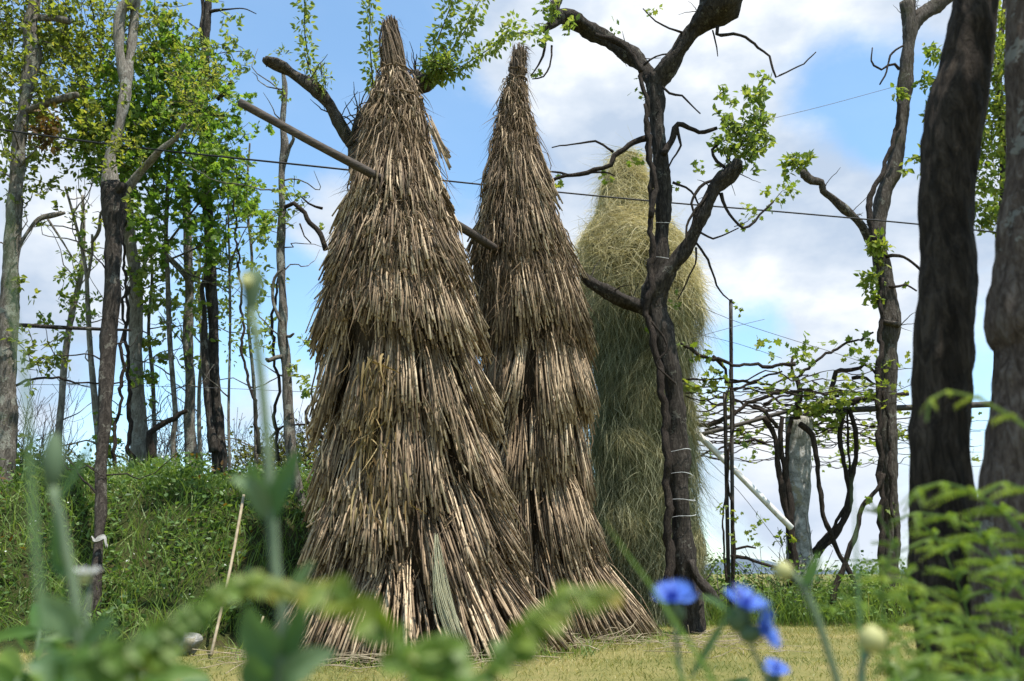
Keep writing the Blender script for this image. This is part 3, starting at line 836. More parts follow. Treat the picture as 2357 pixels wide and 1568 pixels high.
def tree(name, label, cat, trunk, y, bark, limbs=(), dy=None, group=None, lump=.1, sides=12, ground=True, ws=.88, ridge=0):
    q, r = path(trunk, y, dy, ws if group != GT else .80)
    if ground: q, r = down(q, r)
    root = thing(name, label, cat, (q[-1, 0], q[-1, 1], q[-1, 2]), group)
    b = Buf()
    if ridge:
        tube(b, q, r, 90, .014, lump, seed=random.uniform(0, 30))
        V = b.V[0]; nv = len(V) - 2
        ctr = V[:nv].reshape(-1, 90, 3).mean(1).repeat(90, 0); o_ = unit(V[:nv] - ctr)
        hgt = np.array([1 - 2 * abs(mnoise.noise(Vector((v[0] * 26, v[1] * 26, v[2] * 5.5)))) + .5 * mnoise.noise(Vector((v[0] * 70, v[1] * 70, v[2] * 24))) + .6 * mnoise.noise(Vector((v[0] * 9, v[1] * 9, v[2] * 7))) for v in V[:nv]])
        V[:nv] += o_ * (hgt * ridge)[:, None]
    else: tube(b, q, r, sides + 4, .045, lump, seed=random.uniform(0, 30))
    if group == GT:
        for k in range(9):
            f = R.uniform(.05, .75); k_ = int(f * (len(q) - 1)); p0 = q[k_] + (q[k_ + 1] - q[k_]) * R.random()
            d = unit(np.array([R.normal(0, 1), R.normal(0, .7), R.uniform(.1, 1.2)])); L = R.uniform(.25, .8)
            tube(b, np.vstack([p0, p0 + d * L * .4, p0 + d * L * .75 + R.normal(0, .06, 3), p0 + d * L + np.array([0, 0, .1]) + R.normal(0, .08, 3)]), [.008, .006, .0045, .002], 5, .06, .1, wob=.008, seed=k)
    b.obj("trunk", bark, root)
    for L in limbs:
        pts, ldy = L[0], L[1]
        q, r = path(pts, y + (L[2] if len(L) > 2 else 0), ldy, .84)
        b = Buf(); tube(b, q, r, max(10, sides + 2), .04, lump * 1.4, seed=random.uniform(0, 30)); 
        if group == "pollarded trees by the stacks":
            for k in range(9):
                k_ = R.integers(1, len(q) - 1) if len(q) > 2 else 0
                p0 = q[k_] + (q[min(k_ + 1, len(q) - 1)] - q[k_]) * R.random(); d = unit(np.array([R.normal(0, .8), R.normal(0, .5), R.uniform(-.2, 1.2)])); L_ = R.uniform(.08, .32)
                tube(b, np.vstack([p0, p0 + d * L_ * .5 + R.normal(0, .015, 3), p0 + d * L_ + R.normal(0, .03, 3)]), [.006, .0045, .0018], 5, .03, .15, wob=.004, seed=k)
        b.obj("limb", L[3] if len(L) > 3 else bark, root)
    return root


def finish(root, tw, lf, leafmat, twmat=None, lname="crown"):
    if tw is not None and tw.n:
        lf.mi = 1
        for V, A, L in zip(tw.V, tw.A, tw.L): lf.V.append(V); lf.A.append(A); lf.L.append(L)
        for Q in tw.Q: lf.Q.append(Q + lf.n); lf.QM.append(np.full(len(Q), 1))
        for T in tw.T: lf.T.append(T + lf.n); lf.TM.append(np.full(len(T), 1))
        lf.n += tw.n
    if lf.n: lf.obj(lname, (leafmat, twmat or M["bark_dark"]), root, smooth=False)


R = np.random.default_rng(31)
GT = "trees on the grassy bank"
# far left thick trunk with the olive crown
tr = tree("tree", "thick grey trunk at the far left edge with cut stubs under olive crown", "tree",
          [(88, -60, 28), (80, 0, 32), (70, 60, 36), (75, 130, 40), (66, 180, 36), (55, 250, 34), (44, 330, 34), (38, 420, 38), (28, 560, 44), (20, 720, 48), (15, 900, 54), (10, 1050, 60), (2, 1180, 64)], 6.9, M["bark_grey"],
          [([(92, 42, 18), (120, 42, 18), (140, 44, 20), (158, 50, 16)], (0, -.1)), ([(60, 258, 20), (90, 245, 18), (120, 234, 20), (150, 226, 20), (178, 218, 14)], (0, -.2)),
           ([(30, 590, 12), (60, 540, 10), (90, 505, 14), (125, 495, 14), (150, 490, 8)], (0, .1)), ([(110, 505, 6), (140, 550, 5), (165, 590, 4)], (0, .1))], group=GT, lump=.12)
tw, lf = Buf(), Buf()
crown_blobs(tw, lf, [(20, 60, 90, 100), (120, 30, 90, 80), (140, 130, 90, 90), (20, 210, 80, 90), (200, 110, 80, 90), (120, 260, 80, 70), (230, 30, 80, 60), (190, 250, 70, 80), (60, 340, 60, 50), (330, 40, 70, 50), (380, 110, 60, 50),
                     (160, 340, 60, 60), (90, 430, 50, 60), (230, 340, 50, 60), (-40, 120, 90, 160)], 7.3, (.035, .078), OVATE, .58, 1.8, .8, 10)
crown_blobs(tw, lf, [(60, 480, 30, 30), (170, 490, 40, 25), (70, 670, 20, 12), (80, 800, 70, 40), (60, 860, 50, 30), (120, 840, 50, 25)], 7.0, (.04, .075), OVATE, .5, 1.0, .3, 8)
finish(tr, tw, lf, M["leaf_olive"])

# the pollard with the long slanting branch; white rag tied low on the trunk
tr = tree("tree", "dark pollarded trunk with swollen cut head, long bare branch rightward and pale fork above", "tree",
          [(254, 425, 50), (262, 452, 66), (263, 490, 62), (262, 520, 54), (260, 600, 46), (258, 680, 42), (252, 760, 42), (246, 840, 44), (244, 900, 40), (240, 980, 34), (232, 1080, 30), (232, 1180, 30), (226, 1260, 28), (216, 1385, 38)], 6.6, M["bark_dark"],
          [([(270, 462, 26), (290, 440, 22), (320, 400, 20), (345, 372, 20), (370, 345, 18), (405, 318, 14), (425, 285, 10)], (0, -.2, -.4), .15, M["bark_pale"]), ([(320, -40, 20), (312, 20, 22), (304, 90, 24), (296, 160, 24), (288, 215, 24)], (.1, .1, 0), .15, M["bark_pale"]),
           ([(330, -50, 24), (302, 0, 26), (278, 28, 28), (273, 100, 26), (286, 180, 24), (288, 215, 26), (280, 265, 26), (264, 330, 28), (252, 365, 30), (256, 430, 40)], (0, 0), .15, M["bark_pale"]),
           ([(262, 455, 34), (276, 436, 32), (283, 426, 24)], (0, -.1))], dy=(0.0, -.02, -.1, -.35, -.85), group=GT, lump=.13)
tw, lf = Buf(), Buf()
crown_blobs(tw, lf, [(440, 230, 50, 60), (470, 190, 40, 50), (425, 280, 30, 25), (300, 340, 40, 30)], 6.3, (.035, .07), SLIM, .75, 2.2, .3, 9)
crown_blobs(tw, lf, [(275, 315, 45, 25), (245, 395, 35, 25), (320, 300, 35, 25), (270, 225, 30, 18), (225, 300, 30, 30), (310, 120, 30, 20), (300, 480, 20, 20)], 6.35, (.035, .07), OVATE, .6, 1.3, .15, 8)
finish(tr, tw, lf, M["leaf_olive"])

# pale trunk behind it
tr = tree("tree", "pale smooth trunk right behind the dark pollard, vine stems looped round its foot", "tree",
          [(288, 380, 26), (292, 460, 30), (300, 560, 34), (312, 640, 36), (312, 760, 37), (312, 870, 42), (322, 1000, 46), (318, 1082, 56)], 8.4, M["bark_pale"], group=GT, lump=.06)
tw, lf = Buf(), Buf()
crown_blobs(tw, lf, [(330, 610, 50, 30), (345, 660, 40, 30), (360, 700, 40, 25), (300, 870, 30, 30), (330, 900, 25, 25)], 8.1, (.05, .09), OVATE, .6, 1.0, .3, 8)
finish(tr, tw, lf, M["leaf_pear"])

# slender maple with the dense green crown
tr = tree("maple_tree", "slender young tree carrying the dense fresh green crown in the middle of the bank", "tree",
          [(400, 180, 5), (396, 300, 8), (388, 400, 10), (382, 540, 12), (386, 640, 13), (388, 720, 14), (392, 800, 14), (398, 880, 15), (404, 960, 15), (398, 1010, 15), (400, 1082, 18)], 8.0, M["bark_grey"],
          [([(386, 560, 7), (440, 490, 6), (500, 420, 4), (540, 380, 3)], (0, -.3)), ([(384, 520, 7), (340, 440, 6), (290, 380, 4)], (0, .3)), ([(386, 440, 6), (430, 350, 5), (470, 260, 3)], (0, .2)), ([(388, 420, 6), (350, 310, 5), (330, 220, 3)], (0, -.3)),
           ([(386, 600, 6), (470, 560, 5), (560, 480, 3)], (0, -.2))], group=GT, lump=.05, sides=8)
tw, lf = Buf(), Buf()
crown_blobs(tw, lf, [(310, 190, 70, 60), (400, 150, 80, 55), (350, 260, 100, 65), (450, 240, 75, 75), (300, 340, 90, 65), (410, 340, 100, 65), (510, 370, 60, 60), (470, 440, 70, 55), (350, 420, 80, 40), (420, 500, 60, 50), (330, 490, 50, 30), (540, 440, 40, 40),
                     (570, 480, 40, 40), (400, 90, 40, 30), (240, 300, 50, 70), (250, 420, 40, 50), (580, 260, 28, 20), (560, 300, 25, 15), (490, 560, 40, 40), (360, 560, 40, 40)], 7.7, (.04, .082), LOBED, .58, 1.9, .6, 10)
finish(tr, tw, lf, M["leaf_maple"])

# grey trunk
tr = tree("tree", "straight grey brown trunk between the slender maple and the dark leaning trunk", "tree",
          [(428, 420, 18), (430, 480, 22), (433, 580, 24), (436, 680, 25), (432, 780, 27), (438, 880, 28), (436, 980, 30), (442, 1078, 36)], 8.7, M["bark_grey"],
          [([(440, 650, 18), (415, 620, 16), (385, 590, 14), (370, 575, 14)], (0, -.2)), ([(436, 640, 8), (470, 615, 7), (490, 612, 5)], (0, 0))], group=GT, lump=.08)
tw, lf = Buf(), Buf()
crown_blobs(tw, lf, [(450, 650, 40, 30), (450, 720, 40, 30), (400, 640, 30, 30), (470, 780, 30, 20), (420, 830, 30, 15)], 8.5, (.05, .08), OVATE, .6, 1.0, .3, 8)
finish(tr, tw, lf, M["leaf_pear"])

# dark leaning trunk
tr = tree("tree", "tall dark trunk with a black side stem and bare top rising above the green crown", "tree",
          [(486, -60, 16), (480, 0, 18), (474, 100, 22), (468, 180, 26), (468, 260, 26), (474, 400, 26), (478, 480, 27), (482, 560, 28), (486, 660, 29), (492, 760, 31), (490, 850, 31), (498, 950, 34), (506, 1058, 42)], 8.2, M["bark_dark"],
          [([(462, -30, 8), (468, 20, 10), (464, 60, 10), (466, 100, 12)], (0, 0)), ([(480, 28, 10), (500, 24, 8), (520, 22, 5), (560, 20, 3), (590, 32, 2)], (0, -.2)),
           ([(475, 210, 14), (505, 170, 12), (515, 155, 14)], (0, .1)), ([(500, 230, 10), (520, 210, 14), (530, 195, 16), (533, 185, 8)], (0, -.1)), ([(478, 640, 14), (465, 660, 12), (470, 720, 14), (472, 830, 18), (480, 950, 20), (492, 1040, 22)], (-.1, -.12))], group=GT, lump=.14)
tw, lf = Buf(), Buf()
crown_blobs(tw, lf, [(520, 40, 20, 40), (540, 110, 35, 40), (560, 140, 30, 30), (500, 130, 30, 40), (510, 190, 35, 40), (540, 60, 20, 25), (450, 110, 30, 30), (430, 60, 40, 25), (455, 770, 30, 25)], 8.0, (.045, .08), OVATE, .75, .8, .3, 7)
finish(tr, tw, lf, M["leaf_pear"])

tr = tree("sapling", "slim sapling with scattered fresh leaves between the dark trunk and the twisted-vine trunk", "tree", [(575, 330, 5), (568, 460, 7), (580, 600, 8), (572, 740, 9), (584, 880, 10), (590, 1060, 12)], 8.9, M["bark_grey"], group=GT, lump=.06, sides=8)
tw, lf = Buf(), Buf()
crown_blobs(tw, lf, [(560, 480, 50, 45), (600, 540, 40, 40), (560, 620, 40, 40), (600, 660, 40, 30), (570, 380, 35, 35), (610, 760, 30, 25), (560, 800, 25, 20)], 8.7, (.045, .085), OVATE, .6, .9, .3, 8)
finish(tr, tw, lf, M["leaf_pear"])
tr = tree("sapling", "slim sapling with yellow green leaves just right of the dark pollard", "tree", [(345, 520, 5), (350, 640, 8), (342, 760, 9), (352, 880, 11), (356, 1080, 13)], 8.6, M["bark_grey"], group=GT, lump=.06, sides=8)
tw, lf = Buf(), Buf()
crown_blobs(tw, lf, [(350, 560, 45, 40), (330, 640, 35, 40), (370, 700, 40, 35), (340, 780, 35, 30), (380, 830, 30, 25), (350, 880, 25, 20)], 8.4, (.045, .085), LOBED, .65, .9, .3, 8)
finish(tr, tw, lf, M["leaf_vine"])
tr = tree("sapling", "slim sapling with sparse light leaves between two straight trunks in mid bank", "tree", [(462, 560, 5), (458, 680, 8), (464, 800, 9), (458, 920, 11), (460, 1080, 13)], 9.2, M["bark_pale"], group=GT, lump=.06, sides=8)
tw, lf = Buf(), Buf()
crown_blobs(tw, lf, [(460, 620, 40, 40), (440, 700, 35, 35), (480, 760, 30, 30), (450, 840, 30, 25), (510, 620, 30, 40), (520, 720, 25, 30), (415, 760, 30, 25)], 9.0, (.045, .085), OVATE, .65, .9, .3, 8)
finish(tr, tw, lf, M["leaf_pear"])
# thin leaning saplings on the left
tr = tree("sapling", "thin grey sapling leaning to the right near the left edge, below the olive crown", "tree", [(190, 450, 8), (192, 520, 11), (188, 620, 14), (166, 720, 17), (150, 820, 18), (142, 920, 18), (134, 1010, 20), (130, 1090, 22)], 8.8, M["bark_pale"], group=GT, lump=.06, sides=8)
tw, lf = Buf(), Buf()
crown_blobs(tw, lf, [(185, 600, 25, 60), (160, 640, 25, 40), (140, 700, 30, 25), (110, 735, 30, 15), (190, 740, 20, 20), (150, 760, 40, 15)], 8.6, (.045, .08), OVATE, .6, 1.3, .2, 8)
finish(tr, tw, lf, M["leaf_pear"])
tr = tree("sapling", "thin pale sapling leaning to the left, touching the dark pollard's foot", "tree", [(150, 430, 6), (170, 500, 8), (196, 610, 10), (202, 700, 13), (206, 780, 15), (214, 880, 17), (224, 980, 19), (232, 1085, 20)], 8.3, M["bark_pale"],
          [([(210, 560, 8), (228, 530, 10), (232, 490, 6), (250, 470, 4)], (0, 0)), ([(202, 640, 8), (212, 580, 8), (212, 540, 6)], (0, 0))], group=GT, lump=.06, sides=8)
tw, lf = Buf(), Buf()
crown_blobs(tw, lf, [(200, 740, 18, 25), (190, 560, 18, 30), (205, 690, 15, 20)], 8.2, (.045, .08), OVATE, .5, 1.4, .2, 8)
finish(tr, tw, lf, M["leaf_pear"])
tr = tree("sapling", "very thin straight stake-like stem wrapped in hanging leaves beside the dark leaning trunk", "tree", [(522, 330, 4), (525, 480, 5), (528, 600, 6), (530, 720, 7), (528, 850, 7), (526, 960, 8), (528, 1072, 9)], 8.0, M["bark_grey"], group=GT, lump=.05, sides=6)
tw, lf = Buf(), Buf()
for x0, x1, y0, y1, n in ((520, 526, 500, 690, 90), (525, 530, 690, 830, 45), (505, 512, 560, 650, 40), (545, 548, 560, 620, 25)):
    shoot(tw, lf, P(np.linspace(x0, x1, 6) + R.normal(0, 2, 6), np.linspace(y0, y1, 6), 7.95), n, (.03, .06), OVATE, .6, spread=.06)
finish(tr, tw, lf, M["leaf_pear"])

# trunk left of the corn stack with twisting vine
tr = tree("tree", "tall thin grey trunk with twisted vine, just left of the big corn stack", "tree",
          [(650, 160, 8), (656, 205, 14), (652, 260, 16), (650, 290, 15), (656, 335, 22), (648, 400, 18), (650, 480, 21), (646, 560, 22), (648, 640, 22), (652, 720, 25), (650, 770, 28), (658, 830, 27), (662, 900, 27), (666, 1000, 30), (676, 1080, 32), (692, 1165, 36)], 7.0, M["bark_grey"],
          [([(655, 375, 10), (666, 340, 9), (676, 320, 8), (672, 305, 4)], (0, -.1)), ([(650, 620, 6), (632, 640, 7), (628, 690, 8), (645, 740, 8)], (-.12, -.1)), ([(658, 820, 10), (640, 822, 11), (618, 830, 12), (612, 826, 6)], (0, -.15)), ([(655, 772, 8), (668, 775, 8), (676, 768, 5)], (0, -.1))], group=GT, lump=.13)
tw, lf = Buf(), Buf()
crown_blobs(tw, lf, [(640, 200, 15, 18), (660, 460, 45, 35), (690, 440, 25, 25), (640, 490, 35, 30), (620, 540, 30, 30), (600, 600, 25, 15), (690, 870, 25, 25), (720, 890, 15, 18), (700, 790, 10, 6), (600, 800, 30, 15), (580, 730, 30, 12), (560, 740, 20, 15)], 6.9, (.035, .07), OVATE, .65, 1.1, .25, 8)
finish(tr, tw, lf, M["leaf_pear"])

# tree inside / behind the big corn stack
tr = tree("tree", "pollarded tree hidden behind the big corn stack, limb reaching left, stub right", "tree",
          [(880, 200, 30), (850, 270, 50), (832, 330, 62), (840, 420, 66), (860, 560, 70), (880, 800, 74), (890, 1100, 80), (895, 1300, 84)], 6.05, M["bark_mid"],
          [([(822, 350, 40), (800, 320, 36), (780, 280, 32), (758, 240, 29), (742, 222, 30), (720, 200, 34), (690, 182, 28), (668, 166, 26), (655, 156, 32), (634, 147, 30), (616, 140, 24), (610, 138, 20)], (0, -.2, -.35)),
           ([(900, 260, 36), (935, 215, 36), (958, 200, 40), (978, 192, 46), (998, 178, 36), (1012, 165, 18)], (0, -.05, 0)), ([(968, 190, 22), (960, 172, 26), (955, 164, 18)], (0, 0)),
           ([(806, 335, 8), (812, 300, 8), (830, 262, 7), (828, 240, 4)], (-.1, -.1)), ([(815, 325, 10), (812, 300, 9), (822, 270, 7), (838, 250, 4)], (-.1, 0))], group="pollarded trees by the stacks", lump=.17)
tw, lf = Buf(), Buf()
sp_ = dict(size=(.034, .06), tmean=.7, spread=.05)
for pts, n in (([(712, 150), (706, 110), (700, 60), (702, 10), (698, -40)], 120), ([(716, 170), (700, 120)], 20), ([(858, 200), (855, 150), (850, 90), (852, 30), (848, -30)], 150),
               ([(985, 170), (1000, 110), (1020, 60), (1040, 5), (1050, -40)], 210), ([(995, 172), (1035, 120), (1070, 70), (1100, 10), (1120, -30)], 210), ([(1005, 172), (1050, 160), (1100, 130), (1150, 95), (1185, 50)], 230), ([(990, 170), (1010, 150), (1030, 140)], 80), ([(1175, 75), (1215, 78), (1240, 85)], 24)):
    p = np.array(pts, float)
    q = np.array([P(a, c, 5.9 - .25 * k / len(p)) for k, (a, c) in enumerate(p)])
    shoot(tw, lf, q, int(n * 1.7), shape=OVATE, r=.006, **sp_)
crown_blobs(tw, lf, [(735, 172, 32, 30), (650, 130, 14, 16), (1010, 150, 35, 30)], 5.75, (.03, .06), SLIM, .6, 4.0, .12, 8)
finish(tr, tw, lf, M["leaf_pear"])

# main tree in front of the haystack
YL = 7.1
tr = tree("tree", "gnarled dark forked tree with arching limbs before the haystack, white twine round it", "tree",
          [(1508, 180, 62), (1509, 222, 48), (1514, 300, 42), (1521, 380, 43), (1527, 460, 46), (1522, 560, 46), (1512, 640, 56), (1508, 700, 72), (1526, 780, 66), (1548, 880, 58), (1556, 980, 58), (1561, 1080, 58), (1567, 1180, 58), (1573, 1280, 60), (1588, 1370, 64), (1592, 1420, 76)], YL, M["bark_dark"],
          [([(1505, 200, 46), (1530, 165, 46), (1548, 138, 44), (1580, 92, 42), (1600, 66, 44), (1622, 44, 66), (1645, 20, 92), (1668, -15, 110), (1690, -60, 90)], (0, -.2, -.5)),
           ([(1515, 205, 40), (1490, 168, 34), (1468, 140, 36), (1440, 118, 44), (1400, 94, 40), (1352, 66, 44), (1318, 46, 44), (1290, 38, 40), (1270, 56, 22), (1250, 70, 14)], (0, .1, -.2)),
           ([(1496, 700, 56), (1520, 655, 46), (1545, 615, 40), (1578, 575, 38), (1604, 520, 34), (1632, 460, 34), (1652, 425, 42), (1676, 405, 48), (1692, 385, 46), (1698, 368, 30)], (0, -.25, -.4)),
           ([(1505, 715, 56), (1465, 702, 42), (1430, 690, 36), (1390, 668, 34), (1360, 652, 30), (1340, 632, 18)], (0, -.1, -.1)),
           ([(1590, 1290, 24), (1602, 1325, 26), (1622, 1352, 26), (1642, 1372, 20), (1655, 1385, 12)], (-.12, -.2)),
           ([(1290, 45, 26), (1275, 20, 28), (1290, -10, 18)], (-.1, -.1))], group="pollarded trees by the stacks", lump=.17, sides=14, ws=.80)
tw, lf = Buf(), Buf()
crown_blobs(tw, lf, [(1700, 345, 48, 45), (1670, 330, 30, 25), (1735, 300, 34, 45), (1745, 230, 28, 40), (1750, 190, 18, 22), (1665, 215, 16, 18), (1672, 255, 22, 22), (1690, 290, 30, 30), (1765, 320, 16, 16), (1720, 385, 25, 15), (1280, 15, 24, 18), (1320, 60, 14, 10), (1262, 18, 14, 12), (1250, 80, 12, 12)], 6.75, (.05, .085), OVATE, .55, 2.5, .16, 8)
shoot(tw, lf, P(np.array([1250, 1215, 1190, 1178]), np.array([72, 75, 85, 65]), 6.85), 60, (.03, .05), OVATE, .7, spread=.04)
finish(tr, tw, lf, M["leaf_pear"])
for k, (py, px, w) in enumerate(((1040, 1558, 60), (1095, 1562, 62), (1150, 1566, 62), (1190, 1568, 62), (605, 1515, 58), (520, 1524, 52))):
    c = P(px, py, YL); rr = S(w / 2 + 2.5, py, YL)
    aa = np.linspace(0, 2 * math.pi, 21)
    b = Buf(); tube(b, np.column_stack([c[0] + rr * np.sin(aa), c[1] - rr * np.cos(aa), c[2] + .013 * np.sin(aa + k * 2.1) + .005 * np.sin(3 * aa + k)]), np.full(21, .0022), 5, .03, .3)
    b.obj("twine_tie", M["twine"], tr)

# right tree
YM = 8.6
tr = tree("tree", "tall slim tree right of the pergola pillar, bare limb curving left, vine-clad", "tree",
          [(2086, 6, 30), (2094, 60, 36), (2090, 120, 32), (2084, 190, 36), (2078, 260, 30), (2068, 330, 34), (2054, 400, 40), (2034, 450, 38), (2022, 520, 36), (2024, 580, 44), (2034, 630, 42), (2044, 690, 40), (2050, 745, 54), (2046, 800, 44), (2045, 880, 42), (2044, 960, 42), (2046, 1040, 42), (2048, 1130, 42), (2048, 1260, 46), (2050, 1330, 50)], YM, M["bark_mid"],
          [([(2092, 90, 26), (2112, 45, 38), (2140, 22, 40), (2168, 5, 36), (2200, -20, 34)], (0, .2)), ([(2102, -40, 14), (2100, 0, 18), (2096, 50, 20)], (0, 0)),
           ([(2026, 600, 26), (2004, 560, 22), (1985, 522, 21), (1965, 500, 20), (1946, 484, 24), (1918, 458, 20), (1895, 440, 20), (1890, 420, 20), (1868, 416, 22), (1852, 402, 26), (1846, 394, 14)], (0, -.3)),
           ([(2030, 740, 14), (2066, 748, 20), (2070, 752, 12)], (-.1, -.12))], group="pollarded trees by the stacks", lump=.12, sides=12)
tw, lf = Buf(), Buf()
crown_blobs(tw, lf, [(1838, 375, 26, 22), (1815, 390, 18, 20), (1860, 375, 16, 14), (2012, 560, 20, 20), (2024, 580, 20, 20), (2004, 650, 14, 22), (2018, 690, 16, 20), (2085, 385, 14, 12), (2065, 215, 16, 14), (2000, 640, 10, 14), (2130, 360, 18, 22), (2130, 195, 14, 20), (2150, 130, 14, 30), (2148, 250, 10, 30)], 8.4, (.055, .095), OVATE, .6, 3.0, .16, 8)
finish(tr, tw, lf, M["leaf_vine"])

# near trunks at the right edge
tr = tree("tree", "thick very dark near trunk crossing the right side from bottom to top, out of focus", "tree",
          [(2262, -90, 98), (2246, 0, 102), (2234, 80, 114), (2223, 160, 124), (2204, 240, 138), (2190, 320, 142), (2177, 441, 138), (2180, 550, 130), (2182, 630, 136), (2175, 760, 146), (2166, 900, 138), (2160, 1041, 142), (2172, 1200, 160), (2186, 1400, 190)], 2.0, M["bark_near"], group="trunks near the camera", lump=.03, sides=24, ws=.83, ridge=.006)
tr = tree("tree", "lichen-spotted brown near trunk cut by the right edge of the picture", "tree",
          [(2390, -90, 130), (2384, 0, 130), (2386, 200, 128), (2387, 400, 130), (2370, 540, 138), (2362, 620, 138), (2346, 750, 150), (2360, 800, 124), (2358, 900, 130), (2345, 1020, 140), (2340, 1150, 160), (2340, 1400, 200)], 1.8, M["bark_lichen"], group="trunks near the camera", lump=.03, sides=24, ws=.90, ridge=.006)
lf = Buf(); tw = Buf()  # unseen crown overhead, added towards the sun to shade the near trunks
n = 420
st_ = np.array([1.95, 1.45, 3.3]) + unit(R.normal(size=(n, 3))) * (R.random((n, 1)) ** .4) * np.array([1.3, 1.0, .8])
spray(tw, lf, st_, R.normal(0, 1, (n, 3)), R.uniform(.15, .4, n), 8, (.05, .09), OVATE, .5)
for qx in ((1.75, 1.9, 2.6), (1.9, 1.6, 3.0)):
    tube(tw, [(1.62, 2.0, 2.25), qx, (2.6, 1.3, 3.6)], [.05, .035, .01], 8, .1, .1)
finish(tr, tw, lf, M["leaf_olive"])
# leafy tree far behind them
tr = tree("tree", "slim far tree with yellow green leaves seen between the two near trunks", "tree", [(2320, -60, 10), (2300, 150, 14), (2310, 400, 18), (2300, 700, 22), (2296, 1000, 26), (2290, 1330, 30)], 9.6, M["bark_dark"], group="pollarded trees by the stacks", lump=.1, sides=8)
tw, lf = Buf(), Buf()
crown_blobs(tw, lf, [(2290, 280, 40, 50), (2280, 350, 40, 50), (2275, 420, 36, 50), (2300, 180, 36, 60), (2300, 480, 30, 40), (2270, 500, 24, 40), (2310, 90, 30, 50), (2260, 150, 24, 50), (2330, 280, 40, 60), (2250, 60, 20, 40), (2300, 520, 20, 25)], 9.4, (.05, .10), OVATE, .7, 2.0, .4, 9)
finish(tr, tw, lf, M["leaf_vine"])

# ------------------------------------------------------------------ grapevines
R = np.random.default_rng(77)
def vine(label, canes, y, shoots=(), leafsize=(.05, .09), group="grapevines on the trees", tm=.6, clumps=()):
    q0, _ = path(canes[0][0], y)
    root = thing("grapevine", label, "vine", q0[0], group)
    for c in canes:
        b = Buf(); cane(b, c[0], y + (c[3] if len(c) > 3 else 0), c[1], c[2], wob=c[4] if len(c) > 4 else .010); b.obj("cane", M["vine_bark"], root)
    tw, lf = Buf(), Buf()
    for (x, yy, r, n) in clumps:
        c = P(x, yy, y - .05); rr = S(r, yy, y)
        p = c + R.normal(0, rr * .5, (n, 3))
        leaves(lf, p, R.normal(0, 1, (n, 3)) + np.array([0, 0, -.5]), R.uniform(*leafsize, n), np.clip(R.normal(tm, .22, n), 0, 1), LOBED)
    for pts, n in shoots:
        shoot(tw, lf, P(np.array([p[0] for p in pts], float), np.array([p[1] for p in pts], float), y - .05), n, leafsize, LOBED, tm, r=.004)
    if tw.n: tw.obj("shoot", M["vine_bark"], root)
    if lf.n: lf.obj("foliage", M["leaf_vine"], root, smooth=False)
    return root


